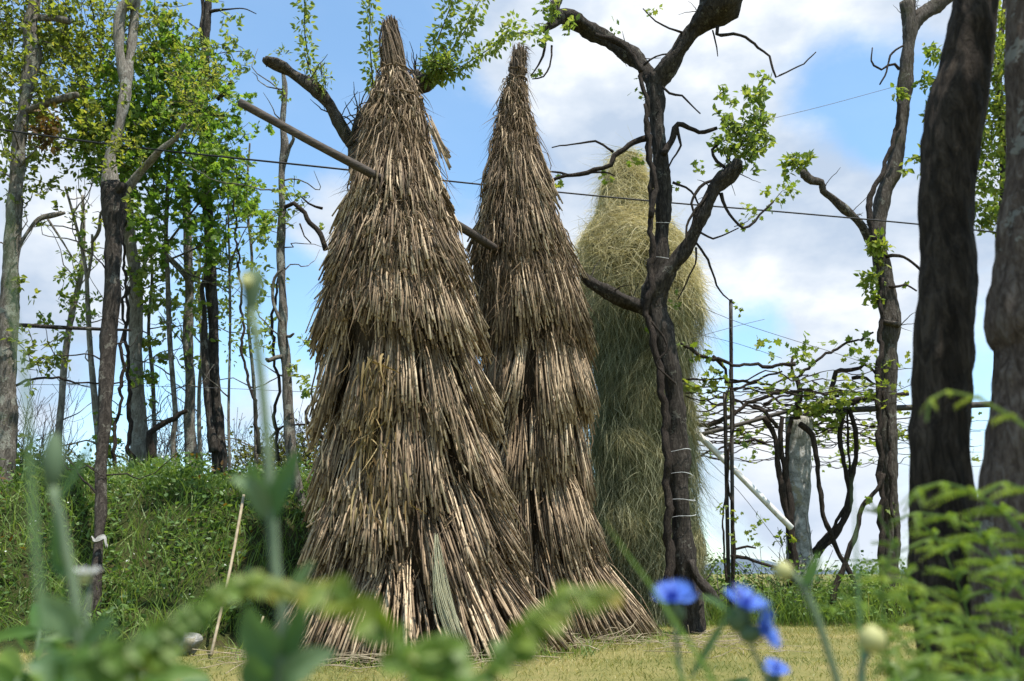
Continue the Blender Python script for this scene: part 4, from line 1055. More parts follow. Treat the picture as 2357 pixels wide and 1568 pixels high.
vine("old grapevine climbing the forked tree, its thin canes waving over the haystack", [
    ([(1545, 1400), (1540, 1250), (1536, 1100), (1530, 960), (1512, 820), (1490, 720), (1500, 640), (1498, 500), (1500, 400), (1492, 330), (1492, 260), (1480, 200), (1470, 150), (1440, 110), (1400, 92)], 22, 10, -.24, .012),
    ([(1498, 500), (1508, 430), (1496, 360), (1490, 300), (1484, 240)], 14, 8, -.28),
    ([(1492, 318), (1460, 328), (1440, 342), (1412, 358), (1405, 382), (1370, 390), (1335, 402), (1300, 405), (1280, 410), (1266, 420)], 16, 7, -.2, .006),
    ([(1310, 404), (1290, 398), (1262, 395)], 8, 4, -.2), ([(1412, 350), (1400, 342), (1370, 326), (1320, 332), (1290, 336), (1270, 340)], 7, 3, -.2, .004), ([(1350, 400), (1390, 395), (1415, 405)], 6, 3, -.2, .004),
    ([(1526, 355), (1550, 315), (1560, 285), (1585, 295), (1610, 305), (1635, 300), (1650, 295)], 16, 9, -.25, .006), ([(1558, 288), (1564, 320), (1568, 335), (1548, 365), (1535, 395)], 7, 3, -.25, .004),
    ([(1652, 60), (1650, 78), (1690, 80), (1715, 86), (1745, 110), (1772, 130), (1778, 160), (1784, 178), (1810, 168), (1850, 145), (1878, 120)], 8, 3, -.45, .005),
    ([(1525, 200), (1540, 215), (1570, 222), (1590, 240), (1612, 262)], 7, 3, -.2, .005), ([(1640, 70), (1650, 110), (1652, 130)], 4, 2, -.4, .003),
    ([(1482, 150), (1510, 130), (1540, 122), (1560, 110)], 6, 3, -.2, .005), ([(1570, 75), (1540, 65), (1510, 50), (1480, 20)], 6, 3, -.3, .004),
    ([(1655, 410), (1610, 430), (1592, 470), (1604, 500), (1612, 530)], 8, 4, -.4, .005), ([(1642, 430), (1612, 470), (1580, 520), (1580, 570)], 7, 4, -.4, .004), ([(1660, 445), (1672, 480), (1710, 525), (1750, 495), (1780, 465)], 9, 4, -.4, .005),
    ([(1604, 530), (1640, 550), (1660, 545), (1700, 525)], 6, 3, -.4, .004), ([(1603, 560), (1630, 600), (1645, 640), (1655, 670), (1690, 700)], 6, 3, -.3, .005), ([(1602, 570), (1600, 610), (1580, 650), (1560, 690)], 5, 3, -.3, .004),
    ([(1680, 395), (1650, 370), (1640, 345), (1655, 330)], 9, 5, -.4, .004), ([(1548, 420), (1590, 440), (1610, 475)], 7, 4, -.25, .004), ([(1500, 740), (1530, 780), (1532, 810), (1510, 835), (1540, 870), (1556, 885)], 6, 4, -.4, .004),
    ([(1255, 100), (1250, 130), (1240, 150), (1222, 175)], 6, 3, -.3, .004), ([(1270, 105), (1268, 140), (1252, 175), (1225, 182)], 5, 3, -.3, .004), ([(1370, 80), (1410, 92), (1440, 110), (1465, 140), (1476, 165)], 12, 10, -.3, .006)],
    YL + .1, [([(1478, 180), (1490, 220), (1510, 255)], 14), ([(1780, 465), (1800, 440), (1820, 432)], 24), ([(1690, 522), (1720, 510), (1740, 490)], 12)], (.04, .075),
    clumps=[(1420, 60, 12, 6), (1495, 30, 14, 8), (1600, 375, 12, 6), (1610, 385, 10, 5), (1725, 480, 16, 10), (1548, 430, 10, 5), (1815, 435, 18, 14), (1478, 215, 12, 6), (1550, 700, 22, 12), (1500, 740, 18, 8), (1490, 700, 14, 8), (1545, 880, 20, 8), (1460, 360, 20, 12), (1385, 400, 8, 4), (1405, 415, 7, 4), (1290, 420, 10, 6), (1240, 165, 10, 5), (1760, 445, 8, 5), (1512, 20, 8, 4)])

vine("dark grapevine stem hugging the slim tree right of the pillar", [
    ([(2030, 1330), (2028, 1150), (2024, 1000), (2022, 880), (2028, 780), (2026, 700), (2030, 640)], 16, 12, -.26, .012), ([(2062, 1250), (2050, 1120), (2046, 1000), (2034, 900)], 9, 7, -.28, .012),
    ([(2014, 560), (2002, 500), (2000, 470), (2014, 430), (2030, 400), (2048, 345), (2062, 300), (2070, 240)], 15, 9, -.2, .008), ([(2070, 160), (2060, 148), (2045, 150), (2030, 160), (2012, 150), (2005, 140), (2008, 110)], 8, 3, -.1, .004),
    ([(2080, 105), (2055, 120), (2045, 145), (2036, 175), (2025, 195)], 6, 3, -.1, .004), ([(2040, 590), (2070, 588), (2100, 605), (2130, 630)], 9, 6, -.1, .005), ([(2046, 660), (2070, 660), (2085, 655), (2110, 670)], 6, 4, -.1, .004)],
    YM, (), (.06, .1), clumps=[(2022, 570, 22, 22), (2004, 640, 16, 12), (2010, 690, 18, 12), (2085, 650, 8, 3), (2050, 1180, 16, 6)])

vine("thin grapevines trailing between the trunks on the bank", [
    ([(280, 1150), (270, 1090), (262, 1010), (278, 920), (282, 820), (284, 720), (288, 640), (284, 560), (286, 490)], 10, 6, -.3, .014), ([(330, 1090), (300, 1040), (298, 960), (296, 860), (290, 760), (298, 660)], 12, 7, -.1, .012),
    ([(350, 1060), (348, 1000), (360, 985), (400, 960), (430, 945)], 20, 12, -.2, .01), ([(595, 1045), (590, 960), (580, 900), (560, 830), (558, 740), (552, 640), (540, 480), (545, 380)], 9, 4, -.1, .012),
    ([(640, 1060), (632, 980), (640, 900), (636, 840), (626, 780), (632, 700), (640, 640)], 9, 6, -.9, .012), ([(30, 890), (90, 870), (160, 876), (220, 885), (280, 880)], 6, 4, -.3, .01),
    ([(620, 1010), (650, 985), (700, 975), (740, 970)], 6, 4, -.9, .008), ([(745, 1010), (720, 985), (700, 960), (712, 935), (735, 920)], 9, 5, -.9, .012), ([(750, 575), (735, 535), (715, 515), (695, 480), (675, 468), (655, 478)], 14, 10, -1.1, .01), ([(742, 480), (710, 470), (695, 455)], 7, 4, -1.2, .01), ([(690, 515), (700, 545), (716, 560)], 4, 3, -1.2, .008)],
    8.0, [([(330, 560), (330, 600), (335, 640)], 10), ([(30, 1000), (60, 1040), (40, 1080)], 16), ([(250, 960), (250, 1020), (245, 1080)], 40)], (.05, .09), clumps=[(250, 1030, 30, 30), (245, 960, 24, 20), (60, 1060, 40, 24), (740, 520, 10, 4), (600, 760, 14, 8), (590, 690, 14, 8), (700, 900, 16, 8), (460, 700, 20, 12)])

# dried nest-like leaf clump and reddish leaves hanging in the olive crown
b = Buf(); c = P(108, 300, 6.75); n = 170
p = c + R.normal(0, 1, (n, 3)) * np.array([.05, .05, .085])
leaves(b, p, R.normal(0, 1, (n, 3)) + np.array([0, 0, -1.0]), R.uniform(.04, .08, n), R.uniform(0, .9, n), OVATE)
b.obj("dead_leaf_clump", M["leaf_brown"], bpy.data.objects["tree"], smooth=False)["kind"] = "stuff"

# ------------------------------------------------------------------ pergola on the right
R = np.random.default_rng(90)
YP = 9.0
pq, prad = path([(1838, 962, 58), (1838, 1000, 60), (1837, 1060, 56), (1836, 1130, 57), (1837, 1200, 55), (1840, 1270, 54), (1842, 1340, 58)], YP)
pq, prad = down(pq, prad)
b = Buf(); tube(b, pq, prad, 10, .06, .10, seed=4)
tag(b.obj("stone_pillar", M["granite"], offset=pq[-1]), "rough grey granite pillar holding up the vine pergola", "pillar")
for nm, pts, y, w, mat, lab, cat in (
        ("support_tube", [(1588, 982), (1700, 1092), (1822, 1216)], 8.7, 15, "pipe", "white diagonal tube propped against the stone pillar", "tube"),
        ("pergola_beam", [(1600, 1004), (1700, 978), (1800, 950), (1892, 926)], 8.9, 10, "post", "thin dark beam running from the white tube up to the pillar top", "beam"),
        ("pergola_beam", [(1893, 946), (1990, 942), (2100, 938), (2300, 930)], 9.05, 14, "post", "long dark horizontal beam right of the stone pillar", "beam")):
    q, _ = path(pts, y)
    b = Buf(); tube(b, q, np.full(len(q), S(w / 2, 1000, y)), 10, .15, .03); tag(b.obj(nm, M[mat], offset=q[0]), lab, cat, "parts of the vine trellis")
for (x0, y0, x1, y1, w, lab, d) in ((1682, 690, 1680, 1340, 9, "tall thin metal post wrapped in vine between haystack and pillar", 8.2), (1668, 905, 1672, 1340, 9, "short metal post standing close beside the tall thin one", 8.25)):
    q = np.vstack([P(x0, y0, d), P(x1, y1, d)]); q[1, 2] = -.1
    b = Buf(); tube(b, q, np.full(2, S(w / 2, 1000, d)), 8, .2, .03); tag(b.obj("metal_post", M["post"], offset=q[1]), lab, "post", "metal trellis posts")
# vine trunks
def vtrunk(label, stems, y, clumps=(), leafsize=(.06, .11)):
    root = thing("grapevine", label, "vine", P(stems[0][0][-1][0], stems[0][0][-1][1], y), "grapevines of the pergola")
    for pts, w0, w1 in stems:
        b = Buf(); cane(b, pts, y, w0 * .85, w1 * .85, wob=.005, sides=8, lump=.22); b.obj("stem", M["vine_bark"], root)
    lf = Buf()
    for (x, yy, r, n) in clumps:
        p = P(x, yy, y - .1) + R.normal(0, S(r, yy, y) * .5, (n, 3))
        leaves(lf, p, R.normal(0, 1, (n, 3)) + np.array([0, 0, -.5]), R.uniform(*leafsize, n), np.clip(R.normal(.65, .2, n), 0, 1), LOBED)
    if lf.n: lf.obj("foliage", M["leaf_vine"], root, smooth=False)
vtrunk("pair of dark vine trunks on the left side of the stone pillar, tied to it", [([(1760, 960), (1782, 1000), (1790, 1060), (1800, 1130), (1815, 1200), (1826, 1290), (1822, 1350)], 14, 22), ([(1800, 960), (1796, 1010), (1806, 1080), (1816, 1130), (1822, 1200), (1826, 1300), (1828, 1350)], 12, 20), ([(1822, 960), (1812, 1020), (1812, 1090), (1820, 1160), (1825, 1240)], 10, 12)], 8.8, [(1850, 890, 26, 12), (1840, 940, 24, 10), (1800, 1240, 16, 12), (1870, 930, 22, 10)])
vtrunk("single dark vine stem slanting down right from the pillar top", [([(1840, 975), (1868, 1000), (1880, 1060), (1888, 1140), (1900, 1200), (1930, 1270), (1968, 1340), (1975, 1370)], 14, 12)], 8.75, [(1905, 930, 24, 10)])
vtrunk("twin vine stems twisted in a loop between pillar and slim tree", [([(1945, 940), (1935, 980), (1936, 1040), (1948, 1090), (1956, 1150), (1940, 1200), (1880, 1260), (1850, 1300)], 12, 16), ([(1955, 940), (1966, 980), (1972, 1040), (1960, 1100), (1952, 1160), (1930, 1220), (1880, 1280)], 12, 16), ([(1950, 950), (1952, 1010), (1955, 1080), (1950, 1150), (1915, 1220), (1870, 1290)], 6, 8)], 9.0, [(1940, 940, 26, 10), (1920, 960, 16, 8)])
vtrunk("crooked vine stem leaning left off the slim tree's foot", [([(2034, 1090), (2026, 1120), (2000, 1145), (1985, 1165), (1972, 1220), (1950, 1280), (1925, 1350), (1915, 1390)], 10, 16)], 8.3, [(2006, 1140, 8, 4)])
vtrunk("leafy vine winding up the thin metal posts", [([(1672, 1340), (1664, 1200), (1676, 1080), (1668, 950), (1684, 840), (1680, 720)], 6, 4), ([(1690, 1340), (1688, 1200), (1674, 1080), (1690, 960), (1680, 850)], 8, 5), ([(1682, 1280), (1720, 1285), (1760, 1300), (1800, 1310)], 9, 6), ([(1690, 1265), (1720, 1258), (1740, 1262)], 6, 4)], 8.15,
       [(1700, 710, 16, 12), (1660, 1170, 12, 10), (1690, 1190, 14, 10), (1660, 1280, 10, 6), (1690, 1240, 10, 6), (1735, 1220, 16, 12), (1750, 1190, 12, 10), (1745, 1250, 12, 6)], (.035, .06))
# knotted canopy of canes over the trellis
root = thing("vine_canopy", "tangled flat canopy of grapevine canes and young leaves over the trellis", "vine", P(1830, 950, YP))
RR = np.random.default_rng(3)
lf = Buf()
rows = [(8.0, 2.32, 1.55, 4.0), (8.0, 2.2, 1.5, 4.1), (8.5, 2.22, 1.6, 4.2), (8.9, 2.25, 1.6, 4.6), (9.3, 2.2, 1.7, 4.6), (9.8, 2.2, 1.8, 5), (10.4, 2.2, 1.9, 5.6), (11, 2.2, 2, 6.5), (11.8, 2.15, 2.1, 6.8), (12.6, 2.2, 2.3, 7.3), (9.0, 2.08, 2.4, 5.2), (10.0, 2.12, 1.9, 5.8), (8.3, 2.36, 2.6, 4.0), (9.05, 2.12, 3.2, 5.4), (9.1, 2.05, 3.0, 5.0)]
for (yy, zz, x0, x1) in rows:
    for rep in range(2):
        x = np.arange(x0 + RR.uniform(0, .4), x1 - RR.uniform(0, .5), .16)
        if len(x) < 5: continue
        p = np.column_stack([x, yy + np.cumsum(RR.normal(0, .05, len(x))), zz - .1 + np.cumsum(RR.normal(0, .026, len(x))) * .8 + RR.normal(0, .022, len(x))])
        b = Buf(); tube(b, p, np.linspace(RR.uniform(.0045, .010), .003, len(x)) * (1 + RR.normal(0, .15, len(x))), 6, .05, .2, seed=RR.uniform(0, 20), wob=.006); b.obj("cane", M["vine_bark"], root)
        for s_ in range(5):
            k = RR.integers(1, len(x) - 1)
            d = np.array([RR.normal(0, .2), RR.normal(0, .15), RR.uniform(.02, .2) * (1 if RR.random() < .7 else -1)])
            n = RR.integers(3, 8)
            tt = RR.random((n, 1))
            leaves(lf, p[k] + d * tt + RR.normal(0, .02, (n, 3)), RR.normal(0, 1, (n, 3)), RR.uniform(.04, .09, n), np.clip(RR.normal(.75, .2, n), 0, 1), LOBED)
for k in range(26):
    x0 = RR.uniform(1580, 2040); y0 = RR.uniform(835, 1010); n_ = RR.integers(4, 8)
    xs_ = x0 + np.cumsum(RR.uniform(18, 42, n_)) * (1 if RR.random() < .6 else -1); ys_ = y0 + np.cumsum(RR.normal(0, 13, n_)) * .7
    if xs_.min() < 1570 or xs_.max() > 2110: continue
    b = Buf(); cane(b, list(zip(xs_, ys_)), 8.2 + 2.2 * (y0 - 835) / 175 + RR.uniform(-.2, .4), RR.uniform(3.5, 8), RR.uniform(2, 3), wob=.012, sides=6, lump=.3); b.obj("cane", M["vine_bark"], root)
for pts, w0, w1, d in (([(1566, 790), (1600, 812), (1640, 826), (1690, 838), (1740, 842), (1790, 842), (1830, 838)], 9, 12, 7.9), ([(1640, 820), (1668, 850), (1672, 880), (1700, 880), (1760, 870), (1800, 855)], 10, 7, 7.95),
                    ([(1835, 965), (1834, 930), (1842, 890), (1820, 850), (1826, 820)], 16, 9, 8.8), ([(1835, 870), (1880, 830), (1930, 800), (1980, 780), (2010, 765)], 9, 5, 8.6), ([(1920, 930), (1915, 890), (1925, 860), (1960, 850), (1990, 840), (2010, 855), (2030, 870)], 16, 8, 8.7),
                    ([(1586, 975), (1640, 975), (1680, 960), (1720, 930), (1790, 905), (1850, 900), (1920, 910)], 14, 9, 8.6), ([(1640, 910), (1700, 925), (1760, 950), (1790, 985)], 8, 10, 8.7), ([(1590, 1060), (1660, 1030), (1720, 1015), (1760, 1020)], 6, 8, 9.4), ([(1850, 960), (1900, 935), (1960, 925), (2030, 912), (2090, 905)], 20, 14, 9.0)):
    b = Buf(); q = cane(b, pts, d, w0 * .8, w1 * .8, wob=.012, sides=7, lump=.25); b.obj("cane", M["vine_bark"], root)
for (x, yy, r, n, d) in ((1840, 815, 34, 18, 8.5), (1870, 800, 30, 16, 8.5), (1960, 810, 24, 12, 8.5), (1990, 825, 22, 14, 8.5), (1830, 845, 20, 8, 8.5), (2000, 780, 16, 10, 8.5), (1760, 800, 26, 14, 8.1), (1600, 820, 24, 8, 7.9), (1640, 850, 24, 8, 8), (1660, 885, 22, 7, 8), (1600, 870, 24, 5, 8), (1620, 810, 20, 5, 7.9), (1960, 780, 16, 8, 8.6), (1880, 920, 30, 16, 8.9), (1940, 910, 26, 12, 8.7), (1980, 1040, 34, 18, 9.6), (1720, 1020, 18, 8, 9), (1650, 860, 12, 6, 7.9)):
    p = P(x, yy, d) + R.normal(0, S(r, yy, d) * .55, (n, 3))
    leaves(lf, p, R.normal(0, 1, (n, 3)) + np.array([0, 0, -.4]), R.uniform(.05, .11, n), np.clip(R.normal(.6, .22, n), 0, 1), LOBED)
lf.obj("foliage", M["leaf_vine"], root, smooth=False)

# ------------------------------------------------------------------ cables and wires
def line(name, pts, ys, r, mat, label, cat, sag=0):
    q = np.array([P(a, c, d) for (a, c), d in zip(pts, ys)])
    b = Buf(); tube(b, q, np.full(len(q), r), 6, .15, 0); return tag(b.obj(name, M[mat], offset=q[0]), label, cat, "wires strung between the trees" if name == "wire" else None)
line("cable", [(-60, 290), (300, 338), (790, 390), (1100, 424), (1500, 463), (1800, 488), (2110, 516), (2420, 548)], [6.5, 6.45, 6.4, 7.5, 7.8, 8.0, 8.2, 8.6], .0085, "cable", "black cable crossing the whole view behind the stacks", "cable")
line("wire", [(1765, 276), (1900, 243), (2065, 198)], [7.6, 8, 8.5], .003, "wire", "thin wire rising to the slim tree in the upper right sky", "wire")
line("wire", [(1600, 700), (1680, 735), (1800, 775), (1920, 812), (2020, 845)], [8] * 5, .003, "wire", "thin wire falling right from the haystack past the metal post tip", "wire")
line("wire", [(1590, 780), (1690, 752), (1760, 735)], [8] * 3, .0025, "wire", "short thin wire rising right across the metal post", "wire")
line("wire", [(1590, 765), (1700, 792), (1800, 825)], [8.05] * 3, .0025, "wire", "thin wire just below the crossing of the other trellis wires", "wire")
line("wire", [(-20, 884), (400, 890), (740, 904)], [8.0, 8.0, 7.6], .0025, "wire", "thin level wire between the trunks on the bank", "wire")
line("wire", [(1600, 1030), (1700, 1130), (1800, 1260)], [8.6] * 3, .003, "wire", "taut stay wire running down below the white tube", "wire")
line("wire", [(1860, 1080), (1950, 1052), (2060, 1020)], [9.2] * 3, .003, "wire", "thin wire from the stone pillar to the slim tree", "wire")
q = np.vstack([P(35, 748, 7.3), P(180, 756, 7.2), P(300, 760, 7.1)])
b = Buf(); tube(b, q, [.018, .017, .012], 8, .1, .1); tag(b.obj("rail_pole", M["bark_dark"], offset=q[0]), "thin dark pole tied level between trunks at the left", "pole")
# rag and twine on the dark pollard
c = P(234, 1240, 5.84)
b = Buf(); V, Q = grid(np.linspace(-1, 1, 14), np.linspace(-1, 1, 6), lambda X, Y: .02 * np.sin(X * 4 + Y) + .015 * np.cos(Y * 5) - .05 * np.clip(X, 0, 1) ** 2)
V2 = np.column_stack([c[0] + V[:, 0] * .062, c[1] - .03 + V[:, 1] * .02 + .02 * np.sin(V[:, 0] * 5), c[2] + V[:, 2] * .8 + V[:, 1] * .010])
b.add(V2, Q); tag(b.obj("rag", M["rag"], offset=c), "white rag tied round the dark pollard's trunk low on the bank", "rag")
# sticks and stone
for nm, a, d, y0, y1, w, lab in (("bamboo_stick", (561, 1140), (486, 1508), 5.75, 5.05, 7, "long pale bamboo stick leaning against the bank left of the big stack"), ("dry_stick", (578, 1480), (606, 1420), 5.1, 5.25, 5, "short dry stick at the foot of the bank beside the stack")):
    q = np.vstack([P(*a, y0), (P(*a, y0) + P(*d, y1)) / 2 + np.array([.01, 0, .01]), P(*d, y1)])
    b = Buf(); tube(b, q, np.full(3, S(w / 2, 1300, 5.4)), 8, .12, .06); tag(b.obj(nm, M["stick"], offset=q[-1]), lab, "stick")
b = Buf(); c = P(432, 1478, 5.2); c[2] = ground_z(c[0], c[1]) + .05
th, ph_ = np.meshgrid(np.linspace(0, 2 * math.pi, 25)[:-1], np.linspace(0, math.pi, 13), indexing='ij')
rr = .075 * (1 + .16 * np.sin(3 * th + 2 * ph_) * np.sin(ph_) + .10 * np.sin(5 * th - 3 * ph_) * np.sin(ph_) + .08 * np.cos(4 * ph_ + th) * np.sin(ph_))
V = np.stack([c[0] + rr * np.sin(ph_) * np.cos(th), c[1] + rr * np.sin(ph_) * np.sin(th), c[2] + .8 * rr * np.cos(ph_) + .4 * rr * np.sin(ph_) * np.cos(th + 1)], -1).reshape(-1, 3)
i, j = np.meshgrid(np.arange(24), np.arange(12), indexing='ij')
b.add(V, np.stack([i * 13 + j, i * 13 + j + 1, ((i + 1) % 24) * 13 + j + 1, ((i + 1) % 24) * 13 + j], -1).reshape(-1, 4))
tag(b.obj("rock", M["granite"], smooth=True, offset=c), "grey rough rock at the foot of the grassy bank", "rock")
# straw lying at the stacks' feet
b = Buf(); n = 320
x = R.uniform(-1.5, 1.6, n); y = np.where(x < .1, 4.75 + .25 * np.abs(x + .55), 5.95) + R.normal(-.1, .35, n)
A = np.column_stack([x, y, R.uniform(.012, .05, n)]); d = R.normal(0, 1, (n, 3)) * np.array([1, .6, .08])
stalks(b, A, A + unit(d) * R.uniform(.06, .35, n)[:, None], R.uniform(.0009, .0024, n), R.normal(0, .02, (n, 3)), R.uniform(.4, 1, n), sides=4)
tag(b.obj("loose_straw", M["stick"]), "loose straw scattered on the lawn at the feet of the corn stacks", "straw", kind="stuff")
b = Buf(); n = 75; k = R.normal(0, 1, n)
A = P(1004 + 2.5 * k, R.uniform(1225, 1330, n), 4.74); B = P(1062 + 8 * k + R.normal(0, 5, n), R.normal(1500, 14, n), 4.62); B[:, 2] = np.maximum(B[:, 2], .015)
stalks(b, A, B, R.uniform(.0012, .0026, n), np.array([[-.03, -.02, 0]]) + R.normal(0, .012, (n, 3)), R.uniform(.55, 1, n), sides=4, segs=5)
tag(b.obj("straw_sheaf", M["straw_pale"], offset=B[0]), "thin pale green sheaf of long straw leaning on the big stack's front", "sheaf")

# ------------------------------------------------------------------ shrubs behind
R = np.random.default_rng(140)
def bare_shrub(px, py, y, h, n, label, mat="bark_dark", leaf=0, w=.6):
    base = P(px, py, y); base[2] = float(ground_z(base[0], base[1])) - .03
    root = thing("bare_shrub", label, "shrub", base, "shrubs behind the bank")
    b = Buf(); lf = Buf()
    for k in range(n):
        a = R.uniform(0, 2 * math.pi); s = R.uniform(.1, w)
        e = base + np.array([math.cos(a) * s, math.sin(a) * s * .7, h * R.uniform(.6, 1.05)])
        mid = (base + e) / 2 + R.normal(0, .08, 3)
        tube(b, np.vstack([base, mid, e]), [.009, .006, .002], 4, .12, .05, wob=.006, seed=k)
        m_ = 5
        st_ = mid + (e - mid) * R.random((m_, 1)); di = unit(e - mid) + R.normal(0, .5, (m_, 3))
        stalks(b, st_, st_ + unit(di) * R.uniform(.2, .55, m_)[:, None], np.full(m_, .0028), R.normal(0, .03, (m_, 3)), np.full(m_, .5), sides=3)
        if leaf:
            leaves(lf, st_.repeat(leaf, 0) + R.normal(0, .12, (m_ * leaf, 3)), R.normal(0, 1, (m_ * leaf, 3)), R.uniform(.03, .07, m_ * leaf), R.uniform(0, 1, m_ * leaf))
    b.obj("branch_spray", M[mat], root)
    if lf.n: lf.obj("foliage", M["shrub"], root, smooth=False)
bare_shrub(70, 1100, 10.5, 1.5, 26, "leafless twiggy shrub behind the far left trunk")
bare_shrub(360, 1085, 10.2, 1.2, 24, "leafless twiggy shrub between the pale trunk and the slender maple")
bare_shrub(580, 1080, 9.6, .62, 22, "low yellow green bush behind the stake-like stem", leaf=12, w=.7)
bare_shrub(700, 1080, 9.0, .62, 26, "low brownish bush just left of the big stack", leaf=9, w=.6)
bare_shrub(470, 1085, 10.0, .8, 16, "sparse twiggy shrub under the dark leaning trunk", w=.6)
bare_shrub(150, 1095, 9.4, .5, 20, "low leafy bush on the bank near the left edge", leaf=14, w=.8)
bare_shrub(1800, 1330, 9.0, .55, 16, "low sparse bush at the foot of the stone pillar", leaf=4, w=.5)
def fern_clump(px, py, y, n, Lf, label):
    c = P(px, py, y); c[2] = float(ground_z(c[0], c[1]))
    root = thing("fern", label, "fern", c, "ferns on the bank top")
    for k in range(n):
        a = R.uniform(0, 2 * math.pi); L = Lf * R.uniform(.7, 1.1)
        t = np.linspace(0, 1, 7)[:, None]
        pts = c + np.array([math.cos(a), math.sin(a), 0]) * L * .7 * t + np.array([0, 0, 1]) * L * (1.0 * t - .75 * t ** 2)
        b = Buf(); frond(b, pts, L * .32, 16); b.obj("frond", M["fern"], root, smooth=False)


def frond(b, pts, w, n, r=.003, tm=.6, pin=7):
    """bracken frond: stalk, paired side leaves, each cut into leaflets"""
    q = catmull(pts, .03)
    tube(b, q, np.linspace(r, r * .3, len(q)), 5, .05, .05, tint=tm)
    tg = unit(np.gradient(q, axis=0)); up = np.array([0, 0, 1.0])
    s = np.linspace(.12, .99, n)
    for f in s:
        i = min(int(f * (len(q) - 1)), len(q) - 1)
        sd = unit(np.cross(tg[i], up)); nn = np.cross(sd, tg[i])
        Lp = w * (np.sin(math.pi * min(1, (1 - f) * .75 + .22)) ** 1.2) * (1 - f * .2)
        for sgn in (-1, 1):
            d = unit(sd * sgn + tg[i] * .45 - nn * .15 + R.normal(0, .06, 3))
            m_ = pin
            t = (np.arange(m_) + .5) / m_
            p = q[i] + d * (Lp * t)[:, None] - up * (Lp * .25 * t ** 2)[:, None]
            wv = Lp * .088 * (1.2 - t * .75)
            sd2 = unit(np.cross(d, nn))
            for s2 in (-1, 1):
                leaves(b, p, np.tile(sd2 * s2 + d * .85, (m_, 1)) + R.normal(0, .06, (m_, 3)), wv * 1.2 + .001, np.clip(R.normal(tm, .16, m_) + .15 * f, 0, 1), SLIM, flat=3.0)
fern_clump(470, 1100, 7.4, 9, .5, "green fern on the bank top under the dark leaning trunk")
fern_clump(380, 1110, 7.3, 8, .42, "yellow green fern on the bank top below the slender maple")
fern_clump(590, 1110, 7.6, 8, .45, "pale fern on the bank top right of the stake-like stem")
fern_clump(330, 1330, 5.9, 7, .4, "fern low on the bank face right of the dark pollard")

# ------------------------------------------------------------------ plants close to the camera
R = np.random.default_rng(200)
def blade(buf, pts, w, tint=(.4, .6), cols=4, fold=.25, lobes=0, nrm=(0, -1, .35)):
    """one broad leaf following pts, folded on its midrib; w is its half width"""
    q = catmull(pts, .004); n = len(q)
    tg = unit(np.gradient(q, axis=0)); sd = unit(np.cross(tg, np.array(nrm, float))); nn = np.cross(sd, tg)
    t = np.linspace(0, 1, n)
    ww = w * np.maximum(np.sin(math.pi * (.06 + .94 * t ** .8)), 1e-4) ** .7
    if lobes: ww = ww * (.62 + .38 * np.abs(np.sin(t * math.pi * lobes)))
    u = np.linspace(-1, 1, cols * 2 + 1)
    V = q[:, None] + sd[:, None] * (ww[:, None] * u[None])[..., None] + nn[:, None] * (ww[:, None] * fold * np.abs(u)[None] + .06 * ww[:, None] * np.sin(t * 19)[:, None] * u[None])[..., None]
    m_ = len(u)
    i, j = np.meshgrid(np.arange(n - 1), np.arange(m_ - 1), indexing='ij')
    Q = np.stack([i * m_ + j, i * m_ + j + 1, (i + 1) * m_ + j + 1, (i + 1) * m_ + j], -1).reshape(-1, 4)
    tt = tint[0] + (tint[1] - tint[0]) * t
    buf.add(V, Q, None, np.repeat(tt, m_), np.repeat(t, m_))


def pxs(rows, y, dy=0.0):
    return np.array([P(a, c, y + dy * k / max(1, len(rows) - 1)) for k, (a, c) in enumerate(rows)])


def lathe(buf, c, axis, prof, n=14, tint=.5):
    ax = unit(axis); u, w = perp(ax[None]); u, w = u[0], w[0]
    th = np.arange(n) / n * 2 * math.pi
    prof = np.asarray(prof, float)
    V = (c + ax * prof[:, 0:1])[:, None] + prof[:, 1][:, None, None] * (np.cos(th)[None, :, None] * u + np.sin(th)[None, :, None] * w)
    m_ = len(prof)
    i, j = np.meshgrid(np.arange(m_ - 1), np.arange(n), indexing='ij'); j2 = (j + 1) % n
    buf.add(V, np.stack([i * n + j, i * n + j2, (i + 1) * n + j2, (i + 1) * n + j], -1).reshape(-1, 4), None, tint)


def stem_to_ground(rows, y, dy=0.0):
    q = pxs(rows, y, dy)
    if q[-1, 2] > .02:
        d = unit(q[-1] - q[-2]); f = (q[-1, 2] + .01) / max(.2, -d[2])
        q = np.vstack([q, q[-1] + d * f * .5 * np.array([1, 1, 1]), [*(q[-1, :2] + d[:2] * f * .8), -.01]])
    return q


def weed(name, label, cat, stem, y, w, leavesdef, head=None, group="wild plants close to the camera", dy=0.0, leafmat="weed_leaf", leafname="leaf"):
    q = stem_to_ground(stem, y, dy)
    root = thing(name, label, cat, q[-1], group)
    b = Buf(); tube(b, q, np.linspace(S(w / 2, 1000, y), S(w / 2, 1000, y) * 1.25, len(q)), 8, .02, .06, tint=.6); b.obj("stem", M["stem_green"], root)
    for rows, lw, ti in leavesdef:
        bl = Buf(); blade(bl, pxs(rows, y, -.02), S(lw / 2, 1000, y), ti); bl.obj(leafname, M[leafmat], root)
    return root, q


